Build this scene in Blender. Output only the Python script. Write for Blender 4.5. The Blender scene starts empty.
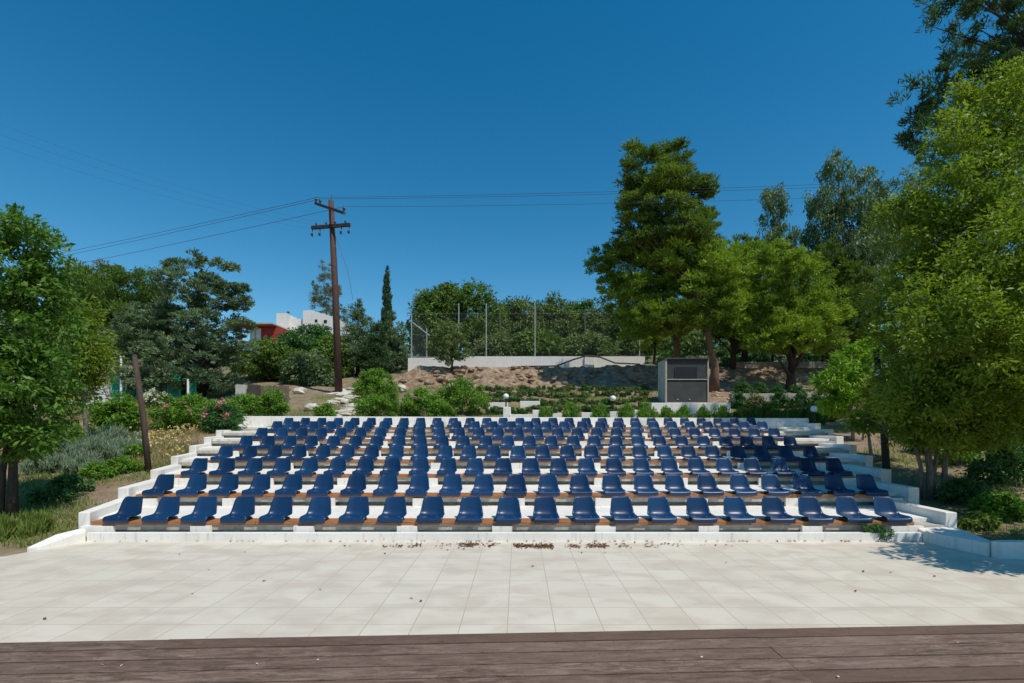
import bpy, bmesh, math, random
import numpy as np
from mathutils import Vector

random.seed(7)
RNG = np.random.default_rng(7)
scene = bpy.context.scene
COL = scene.collection
F, CX, CY, EYE = 500.0, 518.0, 425.0, 1.70      # lens in pixels, vanishing point, eye height


def at(px, py, Y):
    """World point seen at pixel (px,py) at distance Y."""
    return Vector(((px - CX) * Y / F, Y, EYE - (py - CY) * Y / F))


def smooth(a, b, x):
    t = np.clip((np.asarray(x, float) - a) / (b - a), 0, 1)
    return t * t * (3 - 2 * t)


# ------------------------------------------------------------------ materials
class NT:
    def __init__(self, name):
        self.m = bpy.data.materials.new(name)
        self.m.use_nodes = True
        self.t = self.m.node_tree
        self.b = self.t.nodes['Principled BSDF']
        self.out = self.t.nodes['Material Output']
        self._c = None

    def n(self, kind, **kw):
        nd = self.t.nodes.new(kind)
        for k, v in kw.items():
            setattr(nd, k, v)
        return nd

    def l(self, a, b):
        self.t.links.new(a, b)

    def coord(self, scale=(1, 1, 1), rot=(0, 0, 0), kind='Object'):
        tc = self.n('ShaderNodeTexCoord')
        mp = self.n('ShaderNodeMapping')
        mp.inputs['Scale'].default_value = scale
        mp.inputs['Rotation'].default_value = rot
        self.l(tc.outputs[kind], mp.inputs['Vector'])
        return mp.outputs['Vector']

    def noise(self, scale, detail=4, rough=0.55, vec=None, dist=0.0):
        nd = self.n('ShaderNodeTexNoise')
        nd.inputs['Scale'].default_value = scale
        nd.inputs['Detail'].default_value = detail
        nd.inputs['Roughness'].default_value = rough
        nd.inputs['Distortion'].default_value = dist
        self.l(vec if vec is not None else self.coord(), nd.inputs['Vector'])
        return nd.outputs['Fac']

    def ramp(self, fac, stops):
        r = self.n('ShaderNodeValToRGB')
        el = r.color_ramp.elements
        while len(el) < len(stops):
            el.new(0.5)
        for e, (p, c) in zip(el, stops):
            e.position = p
            e.color = c if len(c) == 4 else (*c, 1)
        self.l(fac, r.inputs['Fac'])
        return r.outputs['Color']

    def mix(self, fac, a, b, mode='MIX'):
        x = self.n('ShaderNodeMix', data_type='RGBA', blend_type=mode)
        for sock, v in ((x.inputs[0], fac), (x.inputs[6], a), (x.inputs[7], b)):
            if isinstance(v, (int, float)):
                sock.default_value = v
            elif isinstance(v, tuple):
                sock.default_value = v if len(v) == 4 else (*v, 1)
            else:
                self.l(v, sock)
        return x.outputs[2]

    def bump(self, h, strength=0.3, dist=0.02):
        b = self.n('ShaderNodeBump')
        b.inputs['Strength'].default_value = strength
        b.inputs['Distance'].default_value = dist
        self.l(h, b.inputs['Height'])
        self.l(b.outputs['Normal'], self.b.inputs['Normal'])

    def base(self, c):
        if isinstance(c, tuple):
            self.b.inputs['Base Color'].default_value = (*c, 1)
        else:
            self.l(c, self.b.inputs['Base Color'])

    def rough(self, v):
        self.b.inputs['Roughness'].default_value = v


def bw(v):
    return (v, v, v, 1)


def mat_plain(name, c, rough=0.6, var=0.25, scale=6.0, metal=0.0, bump=0.0, stretch=(1, 1, 1)):
    m = NT(name)
    v = m.coord(stretch)
    f = m.noise(scale, 5, 0.6, v)
    lo = tuple(x * (1 - var) for x in c)
    hi = tuple(min(1, x * (1 + var)) for x in c)
    m.base(m.ramp(f, [(0.3, lo), (0.7, hi)]))
    m.rough(rough)
    m.b.inputs['Metallic'].default_value = metal
    if bump:
        m.bump(f, bump, 0.01)
    return m.m


def mat_white(name='white_paint', c=(0.83, 0.795, 0.73)):
    m = NT(name)
    v = m.coord()
    big = m.noise(1.3, 6, 0.65, v)
    fine = m.noise(14, 6, 0.7, v)
    streak = m.noise(5.0, 5, 0.7, m.coord((3.0, 3.0, 0.4)))
    col = m.mix(m.ramp(big, [(0.42, bw(0)), (0.75, bw(0.55))]), c, (0.60, 0.57, 0.51))
    col = m.mix(m.ramp(fine, [(0.60, bw(0)), (0.76, bw(0.7))]), col, (0.36, 0.33, 0.29))
    col = m.mix(m.ramp(streak, [(0.55, bw(0)), (0.74, bw(0.7))]), col, (0.42, 0.39, 0.34))
    m.base(col)
    m.rough(0.75)
    m.bump(fine, 0.25, 0.006)
    return m.m


LEAFK = {'glossy_leaf': 1.35, 'yellow_green_leaf': 1.25, 'lime_leaf': 1.2, 'pine_needles': 1.75, 'pale_pine_needles': 1.75, 'dark_needles': 1.5,
         'blue_green_needles': 1.5, 'olive_leaf': 1.5, 'dome_needles': 1.5, 'grey_green_leaf': 1.5, 'brownish_needles': 1.4, 'cypress_scale': 1.2,
         'bush_leaf': 1.6, 'dark_bush_leaf': 1.6, 'strap_leaf': 1.3, 'sage_leaf': 1.1, 'green_grass': 1.3}


def mat_leaf(name, c1, c2, c3=None, trans=0.25, rough=0.5, nscale=0.9):
    """Leaf colours vary from leaf to leaf and from bough to bough."""
    lk = LEAFK.get(name, 1.0) * (1.0 if 'petal' in name or 'straw' in name or 'dead' in name else 1.48)
    c1, c2 = tuple(v * lk for v in c1), tuple(v * lk for v in c2)
    c3 = tuple(v * lk for v in c3) if c3 else None
    trans = min(.48, trans + .12)
    m = NT(name)
    g = m.n('ShaderNodeNewGeometry')
    col = m.mix(g.outputs['Random Per Island'], c1, c2)
    if c3:
        f = m.noise(nscale, 2, 0.5)
        col = m.mix(m.ramp(f, [(0.40, bw(0)), (0.66, bw(0.85))]), col, c3)
    m.base(col)
    m.rough(rough)
    m.b.inputs['Specular IOR Level'].default_value = 0.22
    tr = m.n('ShaderNodeBsdfTranslucent')
    m.l(m.mix(1.0, col, (1.0, 1.15, 0.45), 'MULTIPLY'), tr.inputs['Color'])
    mx = m.n('ShaderNodeMixShader')
    mx.inputs[0].default_value = trans
    m.l(m.b.outputs['BSDF'], mx.inputs[1])
    m.l(tr.outputs['BSDF'], mx.inputs[2])
    m.l(mx.outputs['Shader'], m.out.inputs['Surface'])
    return m.m


def mat_bark(name, c1, c2):
    m = NT(name)
    f = m.noise(9, 6, 0.65, m.coord((3, 3, 0.7)))
    m.base(m.ramp(f, [(0.3, c1), (0.68, c2)]))
    m.rough(0.9)
    m.bump(f, 0.7, 0.02)
    return m.m


def mat_tile():
    m = NT('floor_tiles')
    tc = m.n('ShaderNodeTexCoord')
    br = m.n('ShaderNodeTexBrick', offset=0.0, squash=1.0)
    br.inputs['Scale'].default_value = 1.0
    br.inputs['Mortar Size'].default_value = 0.0036
    br.inputs['Mortar Smooth'].default_value = 0.4
    br.inputs['Bias'].default_value = 0.0
    br.inputs['Brick Width'].default_value = 0.4
    br.inputs['Row Height'].default_value = 0.4
    mp = m.n('ShaderNodeMapping')
    mp.inputs['Location'].default_value = (8.089, -0.66 + 0.4, 0)
    m.l(tc.outputs['Object'], mp.inputs['Vector'])
    m.l(mp.outputs['Vector'], br.inputs['Vector'])
    br.inputs['Color1'].default_value = (0.645, 0.585, 0.475, 1)
    br.inputs['Color2'].default_value = (0.69, 0.63, 0.52, 1)
    br.inputs['Mortar'].default_value = (0.36, 0.28, 0.21, 1)
    cloud = m.noise(2.6, 3, 0.5, m.coord((.75, 1.25, 1), (0, 0, 0.7)), 0.5)
    col = m.mix(m.ramp(cloud, [(0.42, bw(0)), (0.64, bw(0.6))]), br.outputs['Color'], (0.52, 0.435, 0.345))
    fleck = m.noise(60, 3, 0.6)
    col = m.mix(m.ramp(fleck, [(0.62, bw(0)), (0.8, bw(0.35))]), col, (0.36, 0.29, 0.22))
    stain = m.noise(0.55, 5, 0.6)
    col = m.mix(m.ramp(stain, [(0.5, bw(0)), (0.8, bw(0.45))]), col, (0.56, 0.50, 0.42))
    m.base(col)
    m.rough(0.55)
    m.bump(br.outputs['Fac'], -0.15, 0.003)
    return m.m


def mat_deck():
    m = NT('weathered_boards')
    g = m.n('ShaderNodeNewGeometry')
    grain = m.noise(5.0, 10, 0.8, m.coord((0.9, 5, 5)), 0.8)
    patch = m.noise(1.1, 5, 0.65, m.coord((0.6, 1.6, 1)))
    col = m.ramp(grain, [(0.34, (0.036, 0.018, 0.011)), (0.48, (0.140, 0.090, 0.064)), (0.64, (0.33, 0.245, 0.185))])
    col = m.mix(m.ramp(patch, [(0.45, bw(0)), (0.68, bw(0.65))]), col, (0.26, 0.180, 0.140))
    col = m.mix(m.ramp(g.outputs['Random Per Island'], [(0, bw(0.0)), (1, bw(0.8))]), col, (0.105, 0.058, 0.038))
    spot = m.noise(24, 5, 0.75)
    col = m.mix(m.ramp(spot, [(0.58, bw(0)), (0.68, bw(0.7))]), col, (0.045, 0.028, 0.019))
    rust = m.noise(0.9, 3, 0.5, m.coord((1, 2, 1), (0.3, 0, 2.0)))
    col = m.mix(m.ramp(rust, [(0.66, bw(0)), (0.78, bw(0.6))]), col, (0.17, 0.075, 0.03))
    m.base(col)
    m.rough(0.8)
    m.bump(grain, 0.5, 0.006)
    return m.m


def mat_ground():
    m = NT('dry_ground')
    v = m.coord()
    n1 = m.noise(0.22, 6, 0.6, v)
    n2 = m.noise(1.7, 8, 0.7, v)
    n3 = m.noise(9, 6, 0.7, v)
    soil = m.ramp(n2, [(0.25, (0.12, 0.078, 0.048)), (0.5, (0.25, 0.175, 0.115)), (0.75, (0.40, 0.30, 0.21))])
    grass = m.ramp(n3, [(0.3, (0.075, 0.085, 0.026)), (0.55, (0.21, 0.185, 0.075)), (0.75, (0.36, 0.29, 0.13))])
    col = m.mix(m.ramp(n1, [(0.42, bw(0)), (0.58, bw(1))]), soil, grass)
    sp = m.n('ShaderNodeSeparateXYZ')
    m.l(m.coord(), sp.inputs[0])
    mr = m.n('ShaderNodeMapRange')
    mr.inputs['From Min'].default_value = 33
    mr.inputs['From Max'].default_value = 44
    mr.inputs['To Max'].default_value = 0.8
    m.l(sp.outputs['Y'], mr.inputs['Value'])
    col = m.mix(mr.outputs['Result'], col, (0.085, 0.092, 0.040))
    # rocks and pale dust
    col = m.mix(m.ramp(n3, [(0.64, bw(0)), (0.74, bw(0.6))]), col, (0.46, 0.39, 0.31))
    m.base(col)
    m.rough(0.95)
    m.bump(n2, 0.8, 0.12)
    return m.m


def mat_bank():
    m = NT('earth_bank')
    v = m.coord((1, 1, 0.55))
    n2 = m.noise(2.2, 10, 0.75, v, 0.4)
    n3 = m.noise(9, 8, 0.75, v)
    col = m.ramp(n2, [(0.32, (0.13, 0.068, 0.036)), (0.47, (0.29, 0.190, 0.118)), (0.58, (0.43, 0.32, 0.215)), (0.68, (0.60, 0.50, 0.39))])
    col = m.mix(m.ramp(n3, [(0.55, bw(0)), (0.72, bw(0.7))]), col, (0.10, 0.055, 0.03))
    m.base(col)
    m.rough(0.95)
    m.bump(n3, 1.0, 0.12)
    return m.m


def mat_seat():
    m = NT('blue_plastic')
    f = m.noise(5, 4, 0.6, m.coord(kind='Object'))
    oi = m.n('ShaderNodeObjectInfo')
    col = m.mix(m.ramp(oi.outputs['Random'], [(0, bw(0)), (0.8, bw(.75)), (1, bw(1.0))]), (0.0035, 0.024, 0.076), (0.007, 0.042, 0.118))
    col = m.mix(m.ramp(f, [(0.5, bw(0)), (0.8, bw(0.25))]), col, (0.02, 0.05, 0.115))
    m.base(col)
    m.rough(0.35)
    m.b.inputs['Specular IOR Level'].default_value = 0.42
    return m.m


M = dict(
    white=mat_white(),
    whitewall=mat_white('whitewash', (0.72, 0.71, 0.68)),
    riser=mat_plain('bare_concrete', (0.42, 0.395, 0.34), 0.9, 0.3, 7),
    tile=mat_tile(), deck=mat_deck(), ground=mat_ground(), bank=mat_bank(), seat=mat_seat(),
    plank=mat_plain('varnished_plank', (0.36, 0.145, 0.05), 0.55, 0.45, 4, stretch=(1, 14, 14)),
    bolt=mat_plain('steel_bolt', (0.62, 0.62, 0.64), 0.3, 0.1, 8, 0.9),
    dark=mat_plain('dark_plastic', (0.03, 0.03, 0.035), 0.6),
    pole=mat_plain('creosoted_wood', (0.075, 0.037, 0.027), 0.85, 0.45, 5, stretch=(4, 4, 0.5), bump=0.4),
    post=mat_plain('weathered_post', (0.070, 0.045, 0.033), 0.9, 0.4, 5, stretch=(4, 4, 0.5), bump=0.4),
    blackpole=mat_plain('dark_post', (0.030, 0.022, 0.018), 0.8, 0.3, 5, stretch=(4, 4, 0.5)),
    insul=mat_plain('dark_porcelain', (0.045, 0.035, 0.035), 0.3),
    wire=mat_plain('wire_metal', (0.06, 0.065, 0.075), 0.6),
    galv=mat_plain('galvanised_steel', (0.36, 0.37, 0.37), 0.6, 0.15, 5, 0.2),
    green=mat_plain('green_paint', (0.025, 0.32, 0.20), 0.55, 0.2, 5),
    globe=mat_plain('white_globe', (0.80, 0.80, 0.78), 0.3, 0.05),
    slat=mat_plain('grey_shutter', (0.040, 0.046, 0.050), 0.6, 0.2, 4),
    panel=mat_plain('grey_panel', (0.050, 0.053, 0.050), 0.7, 0.3, 2),
    glass=mat_plain('dark_window', (0.006, 0.007, 0.010), 0.5, 0.1),
    trim=mat_plain('pale_trim', (0.48, 0.40, 0.30), 0.6, 0.15, 6),
    boothwall=mat_plain('pale_plaster', (0.50, 0.48, 0.42), 0.85, 0.18, 3),
    roofdark=mat_plain('dark_roof', (0.07, 0.05, 0.042), 0.8),
    red=mat_plain('red_plaster', (0.36, 0.035, 0.03), 0.85, 0.2, 2),
    brick=mat_plain('terracotta', (0.34, 0.15, 0.09), 0.85, 0.25, 3),
    concrete=mat_plain('grey_concrete', (0.33, 0.31, 0.28), 0.9, 0.3, 2.5, bump=0.3),
    stone=mat_plain('pale_stone', (0.55, 0.50, 0.43), 0.9, 0.3, 2.2, bump=0.5),
    pipe=mat_plain('black_pipe', (0.02, 0.02, 0.02), 0.6),
    wood=mat_plain('old_boards', (0.17, 0.125, 0.09), 0.9, 0.35, 4, stretch=(6, 6, 0.6)),
    deadleaf=mat_leaf('dead_leaves', (0.10, 0.042, 0.018), (0.24, 0.12, 0.05), trans=0.1),
    pink=mat_leaf('pink_petals', (0.62, 0.22, 0.24), (0.75, 0.38, 0.36), trans=0.2),
    cream=mat_leaf('cream_petals', (0.74, 0.70, 0.56), (0.8, 0.78, 0.68), trans=0.2),
    # foliage
    l_broad=mat_leaf('glossy_leaf', (0.030, 0.070, 0.010), (0.085, 0.150, 0.024), (0.048, 0.100, 0.016), 0.25, 0.42),
    l_right=mat_leaf('yellow_green_leaf', (0.086, 0.126, 0.013), (0.188, 0.226, 0.028), (0.068, 0.110, 0.014), 0.34, 0.45),
    l_lime=mat_leaf('lime_leaf', (0.085, 0.165, 0.012), (0.17, 0.27, 0.03), None, 0.35),
    l_pine=mat_leaf('pine_needles', (0.046, 0.072, 0.011), (0.098, 0.128, 0.020), (0.028, 0.050, 0.012), 0.2, 0.6, 0.45),
    l_pinelow=mat_leaf('pale_pine_needles', (0.072, 0.112, 0.012), (0.150, 0.190, 0.024), (0.046, 0.080, 0.012), 0.25, 0.6, 0.4),
    l_darkpine=mat_leaf('dark_needles', (0.020, 0.045, 0.020), (0.050, 0.082, 0.030), (0.022, 0.042, 0.020), 0.15, 0.6),
    l_blue=mat_leaf('blue_green_needles', (0.056, 0.088, 0.048), (0.115, 0.150, 0.082), (0.034, 0.058, 0.030), 0.15, 0.6, 0.5),
    l_olive=mat_leaf('olive_leaf', (0.050, 0.078, 0.026), (0.110, 0.135, 0.052), (0.040, 0.070, 0.020), 0.2, 0.6, 0.35),
    l_dome=mat_leaf('dome_needles', (0.042, 0.082, 0.016), (0.090, 0.130, 0.026), (0.030, 0.058, 0.014), 0.2, 0.6, 0.4),
    l_euc=mat_leaf('grey_green_leaf', (0.048, 0.078, 0.034), (0.105, 0.140, 0.068), (0.036, 0.066, 0.028), 0.2, 0.5, 0.5),
    l_brown=mat_leaf('brownish_needles', (0.085, 0.085, 0.035), (0.135, 0.125, 0.062), (0.055, 0.072, 0.030), 0.15, 0.7, 0.4),
    l_cyp=mat_leaf('cypress_scale', (0.016, 0.040, 0.018), (0.038, 0.068, 0.030), None, 0.1, 0.7),
    l_bush=mat_leaf('bush_leaf', (0.044, 0.096, 0.012), (0.104, 0.176, 0.024), (0.052, 0.11, 0.016), 0.28, 0.45, 1.5),
    l_bushd=mat_leaf('dark_bush_leaf', (0.016, 0.050, 0.016), (0.045, 0.095, 0.026), None, 0.2, 0.45),
    l_strap=mat_leaf('strap_leaf', (0.034, 0.085, 0.016), (0.120, 0.160, 0.030), None, 0.28, 0.45),
    l_sage=mat_leaf('sage_leaf', (0.100, 0.150, 0.095), (0.190, 0.235, 0.160), None, 0.2, 0.8),
    l_dry=mat_leaf('dry_straw', (0.26, 0.20, 0.085), (0.46, 0.36, 0.17), None, 0.2, 0.9),
    l_grass=mat_leaf('green_grass', (0.055, 0.095, 0.018), (0.16, 0.19, 0.045), None, 0.3, 0.7),
    b_grey=mat_bark('grey_bark', (0.09, 0.07, 0.055), (0.27, 0.225, 0.18)),
    b_pale=mat_bark('pale_bark', (0.16, 0.13, 0.10), (0.38, 0.32, 0.26)),
    b_pine=mat_bark('red_pine_bark', (0.075, 0.042, 0.028), (0.25, 0.145, 0.095)),
    b_dark=mat_bark('dark_bark', (0.022, 0.017, 0.013), (0.070, 0.052, 0.040)),
)


# ------------------------------------------------------------------ object helpers
def tag(o, label=None, cat=None, group=None, kind=None):
    if label:
        o['label'] = label
    if cat:
        o['category'] = cat
    if group:
        o['group'] = group
    if kind:
        o['kind'] = kind
    return o


def thing(name, loc, label, cat, group=None, rz=0.0):
    o = bpy.data.objects.new(name, None)
    o.empty_display_size = 0.2
    o.location = loc
    o.rotation_euler = (0, 0, rz)
    COL.objects.link(o)
    return tag(o, label, cat, group)


def put(name, mesh, mat, parent=None, smoothing=False):
    o = bpy.data.objects.new(name, mesh)
    if mat is not None and not mesh.materials:
        mesh.materials.append(mat)
    if smoothing:
        for p in mesh.polygons:
            p.use_smooth = True
    COL.objects.link(o)
    if parent is not None:
        o.parent = parent
    return o


class MB:
    """Collects boxes, prisms and tubes and links them as one mesh object."""
    def __init__(self):
        self.v, self.f, self.n = [], [], 0

    def add(self, verts, faces):
        self.v.extend([tuple(map(float, p)) for p in verts])
        self.f.extend([tuple(i + self.n for i in q) for q in faces])
        self.n = len(self.v)
        return self

    def box(self, x0, x1, y0, y1, z0, z1):
        v = [(x0, y0, z0), (x1, y0, z0), (x1, y1, z0), (x0, y1, z0),
             (x0, y0, z1), (x1, y0, z1), (x1, y1, z1), (x0, y1, z1)]
        return self.add(v, [(0, 3, 2, 1), (4, 5, 6, 7), (0, 1, 5, 4), (1, 2, 6, 5), (2, 3, 7, 6), (3, 0, 4, 7)])

    def prism(self, plan, z0, z1):
        """plan: CCW xy polygon; z0, z1 numbers or lists."""
        n = len(plan)
        zb = z0 if isinstance(z0, (list, tuple)) else [z0] * n
        zt = z1 if isinstance(z1, (list, tuple)) else [z1] * n
        v = [(p[0], p[1], zb[i]) for i, p in enumerate(plan)] + [(p[0], p[1], zt[i]) for i, p in enumerate(plan)]
        f = [tuple(range(n - 1, -1, -1)), tuple(range(n, 2 * n))]
        f += [(i, (i + 1) % n, n + (i + 1) % n, n + i) for i in range(n)]
        return self.add(v, f)

    def tube(self, pts, radii, sides=8, cap=True):
        pts = [Vector(p) for p in pts]
        if not isinstance(radii, (list, tuple)):
            radii = [radii] * len(pts)
        rings, v, f = [], [], []
        up = Vector((0.31, 0.17, 0.93))
        for i, p in enumerate(pts):
            d = (pts[min(i + 1, len(pts) - 1)] - pts[max(i - 1, 0)])
            if d.length < 1e-9:
                d = Vector((0, 0, 1))
            d.normalize()
            ref = up if abs(d.dot(up)) < 0.95 else Vector((1, 0, 0))
            a = d.cross(ref).normalized()
            b = d.cross(a)
            for k in range(sides):
                t = 2 * math.pi * k / sides
                v.append(p + (a * math.cos(t) + b * math.sin(t)) * radii[i])
        for i in range(len(pts) - 1):
            for k in range(sides):
                k2 = (k + 1) % sides
                f.append((i * sides + k, i * sides + k2, (i + 1) * sides + k2, (i + 1) * sides + k))
        if cap:
            f.append(tuple(range(sides - 1, -1, -1)))
            f.append(tuple((len(pts) - 1) * sides + k for k in range(sides)))
        return self.add(v, f)

    def ball(self, c, r, seg=14, ring=9, sq=(1, 1, 1)):
        v = [(c[0], c[1], c[2] + r * sq[2])]
        f = []
        for i in range(1, ring):
            th = math.pi * i / ring
            for k in range(seg):
                ph = 2 * math.pi * k / seg
                v.append((c[0] + r * sq[0] * math.sin(th) * math.cos(ph), c[1] + r * sq[1] * math.sin(th) * math.sin(ph), c[2] + r * sq[2] * math.cos(th)))
        v.append((c[0], c[1], c[2] - r * sq[2]))
        for k in range(seg):
            f.append((0, 1 + k, 1 + (k + 1) % seg))
            b = 1 + (ring - 2) * seg
            f.append((len(v) - 1, b + (k + 1) % seg, b + k))
        for i in range(ring - 2):
            for k in range(seg):
                a, b = 1 + i * seg + k, 1 + i * seg + (k + 1) % seg
                f.append((a, a + seg, b + seg, b))
        return self.add(v, f)

    def mesh(self, name):
        me = bpy.data.meshes.new(name)
        me.from_pydata(self.v, [], self.f)
        me.update()
        return me

    def build(self, name, mat, parent=None, smoothing=False, bevel=0.0):
        me = self.mesh(name)
        if bevel:
            bm = bmesh.new()
            bm.from_mesh(me)
            bmesh.ops.bevel(bm, geom=list(bm.edges), offset=bevel, segments=2, affect='EDGES', profile=0.6)
            bm.to_mesh(me)
            bm.free()
        return put(name, me, mat, parent, smoothing)


def mesh_np(name, V, Q):
    """Fast mesh from quads."""
    me = bpy.data.meshes.new(name)
    me.vertices.add(len(V))
    me.vertices.foreach_set('co', np.ascontiguousarray(V, dtype=np.float32).ravel())
    me.loops.add(Q.size)
    me.loops.foreach_set('vertex_index', np.ascontiguousarray(Q, dtype=np.int32).ravel())
    me.polygons.add(len(Q))
    me.polygons.foreach_set('loop_start', np.arange(0, Q.size, 4, dtype=np.int32))
    me.polygons.foreach_set('loop_total', np.full(len(Q), 4, dtype=np.int32))
    me.update(calc_edges=True)
    return me


def unit(a):
    return a / np.maximum(np.linalg.norm(a, axis=1, keepdims=True), 1e-9)


def leaf_quads(pos, axis, nrm, L, W, fold=0.15):
    axis, nrm = unit(axis), unit(nrm)
    side = unit(np.cross(axis, nrm))
    nrm = np.cross(side, axis)
    L, W = L[:, None], W[:, None]
    b = pos - axis * L * 0.5
    t = pos + axis * L * 0.5
    c = pos - axis * L * 0.06 + nrm * W * fold
    V = np.stack([b, c + side * W * 0.5, t, c - side * W * 0.5], axis=1).reshape(-1, 3)
    Q = np.arange(len(pos) * 4).reshape(-1, 4)
    return V, Q


def rand_dir(n):
    return unit(RNG.normal(size=(n, 3)))


def clump_centres(lobes, n, lo=0.35, hi=1.08, flat_bottom=False):
    L = np.array(lobes, float)
    w = np.prod(L[:, 3:6], axis=1) ** (0.75)
    idx = RNG.choice(len(L), size=n, p=w / w.sum())
    d = rand_dir(n)
    if flat_bottom:
        d[:, 2] = np.where(d[:, 2] < 0, d[:, 2] * 0.55, d[:, 2])
    r = lo + (hi - lo) * RNG.random(n) ** 0.55
    return L[idx, :3] + d * r[:, None] * L[idx, 3:6], d


def crown_mesh(name, lobes, nclump, per, clump_r, leaf=(0.09, 0.045), style='broad', lo=0.35, hi=1.08, flat=0.75, flat_bottom=False):
    if style == 'pine':
        per = int(per * 1.15)
        leaf = (leaf[0] * .95, leaf[1] * .68)
        clump_r *= .74
        nclump = int(nclump * 1.08)
    C, D = clump_centres(lobes, nclump, lo, hi, flat_bottom)
    n = nclump * per
    size = (0.55 + 0.9 * RNG.random(nclump))
    ci = np.repeat(np.arange(nclump), per)
    off = rand_dir(n) * (RNG.random(n) ** 0.45)[:, None]
    rad = clump_r * size[ci]
    if style == 'pine':
        off[:, 2] = off[:, 2] * flat
        pos = C[ci] + off * rad[:, None]
        axis = off * 1.0 + D[ci] * 0.35 + np.array([0, 0, 0.35]) + RNG.normal(size=(n, 3)) * 0.45
        nrm = rand_dir(n) * .8 + np.array([0, 0, 0.8]) + off * .7
    elif style == 'hang':
        pos = C[ci] + off * rad[:, None] * np.array([0.8, 0.8, 1.15])
        axis = off * 0.4 + np.array([0, 0, -0.9]) + RNG.normal(size=(n, 3)) * 0.4
        nrm = rand_dir(n)
    elif style == 'up':
        pos = C[ci] + off * rad[:, None] * np.array([0.8, 0.8, 1.2])
        axis = off * 0.35 + np.array([0, 0, 0.9]) + RNG.normal(size=(n, 3)) * 0.25
        nrm = rand_dir(n)
    else:
        off[:, 2] *= flat
        pos = C[ci] + off * rad[:, None]
        axis = off + D[ci] * 0.4 + np.array([0, 0, -0.25]) + RNG.normal(size=(n, 3)) * 0.6
        nrm = rand_dir(n) * .9 + np.array([0, 0, 0.75]) + off * .5 + D[ci] * 0.3
    s = 0.65 + 0.7 * RNG.random(n)
    V, Q = leaf_quads(pos, axis, nrm, leaf[0] * s, leaf[1] * s)
    return mesh_np(name, V, Q), C


def limbs_mb(mb, spine, r0, C, nlimb, start=0.35, taper=0.25, minr=0.012, sides=6, twig=0):
    """Limbs from the trunk line to crown clumps."""
    spine = [Vector(p) for p in spine]
    zs = [p.z for p in spine]
    pick = RNG.choice(len(C), size=min(nlimb, len(C)), replace=False)

    def on(t):
        t = max(0, min(0.999, t)) * (len(spine) - 1)
        i = int(t)
        return spine[i].lerp(spine[i + 1], t - i)
    for k in pick:
        e = Vector(C[k])
        frac = (e.z - zs[0]) / max(0.01, (zs[-1] - zs[0]))
        t = max(start, min(0.96, frac - 0.12 - 0.2 * random.random()))
        s = on(t)
        mid = s.lerp(e, 0.5) + Vector((random.uniform(-.1, .1), random.uniform(-.1, .1), random.uniform(-0.02, .16))) * (e - s).length
        r = r0 * (1 - 0.75 * t) * 0.5
        mb.tube([s, s.lerp(mid, .55), mid, mid.lerp(e, .6), e], [r, r * .8, r * .6, max(minr, r * .36), minr * 0.6], sides, cap=False)


# ------------------------------------------------------------------ terrain height
PY = [-40, 6.3, 7.5, 18, 20, 24, 28, 31, 34, 60, 90, 150, 320]
PZ = [-.08, -.07, .0, 1.55, 1.90, 2.85, 3.75, 4.3, 5.0, 10.0, 14.0, 17.0, 18.0]
BY = [-40, 28, 28.8, 31.0, 34, 60, 320]
BZ = [0, 0, 0.15, 0.95, 0.55, 0, 0]


def gz(x, y):
    x, y = np.asarray(x, float), np.asarray(y, float)
    z = np.interp(y, PY, PZ)
    z = z + np.interp(y, BY, BZ) * smooth(-9.5, -5.0, x) * (1 - smooth(16, 26, x) * 0.6)
    z = z + 0.10 * np.sin(x * 0.9 + 1.3) * np.sin(y * 0.7) * smooth(9, 20, y) * smooth(6, 12, np.abs(x))
    z = z + smooth(-12, -60, x) * 1.2 * smooth(20, 60, y)
    inner = 1 - smooth(-0.25, 0.0, np.abs(x) - (6.35 + 0.37 * (y - 7.5)))
    inner = inner * smooth(7.3, 7.7, y) * (1 - smooth(17.6, 18.2, y))
    return z - 0.75 * inner


def G(x, y):
    return float(gz(x, y))


# ------------------------------------------------------------------ setting
xs = np.unique(np.concatenate([np.arange(-16, 16.01, 0.16), np.linspace(-40, -16, 40), np.linspace(16, 40, 40), np.linspace(-330, -40, 30), np.linspace(40, 330, 30)]))
ys = np.unique(np.concatenate([np.linspace(-40, 5, 12), np.arange(5, 27.9, 0.22), np.arange(27.9, 34, 0.11), np.arange(34, 36, .22), np.linspace(36, 90, 60), np.linspace(90, 330, 25)]))
Xg, Yg = np.meshgrid(xs, ys)
Zg = gz(Xg, Yg)
bankmask = np.exp(-((Yg - 30.0) / 1.4) ** 2) * smooth(-9, -6, Xg)


def vnoise(x, y, cell, seed):
    r = np.random.default_rng(seed).random((257, 257))
    u, v = x / cell + 97.3, y / cell + 41.7
    i, j = np.floor(u).astype(int), np.floor(v).astype(int)
    fu, fv = u - i, v - j
    fu, fv = fu * fu * (3 - 2 * fu), fv * fv * (3 - 2 * fv)
    i, j = i % 256, j % 256
    return (r[i, j] * (1 - fu) + r[i + 1, j] * fu) * (1 - fv) + (r[i, j + 1] * (1 - fu) + r[i + 1, j + 1] * fu) * fv - .5


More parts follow.
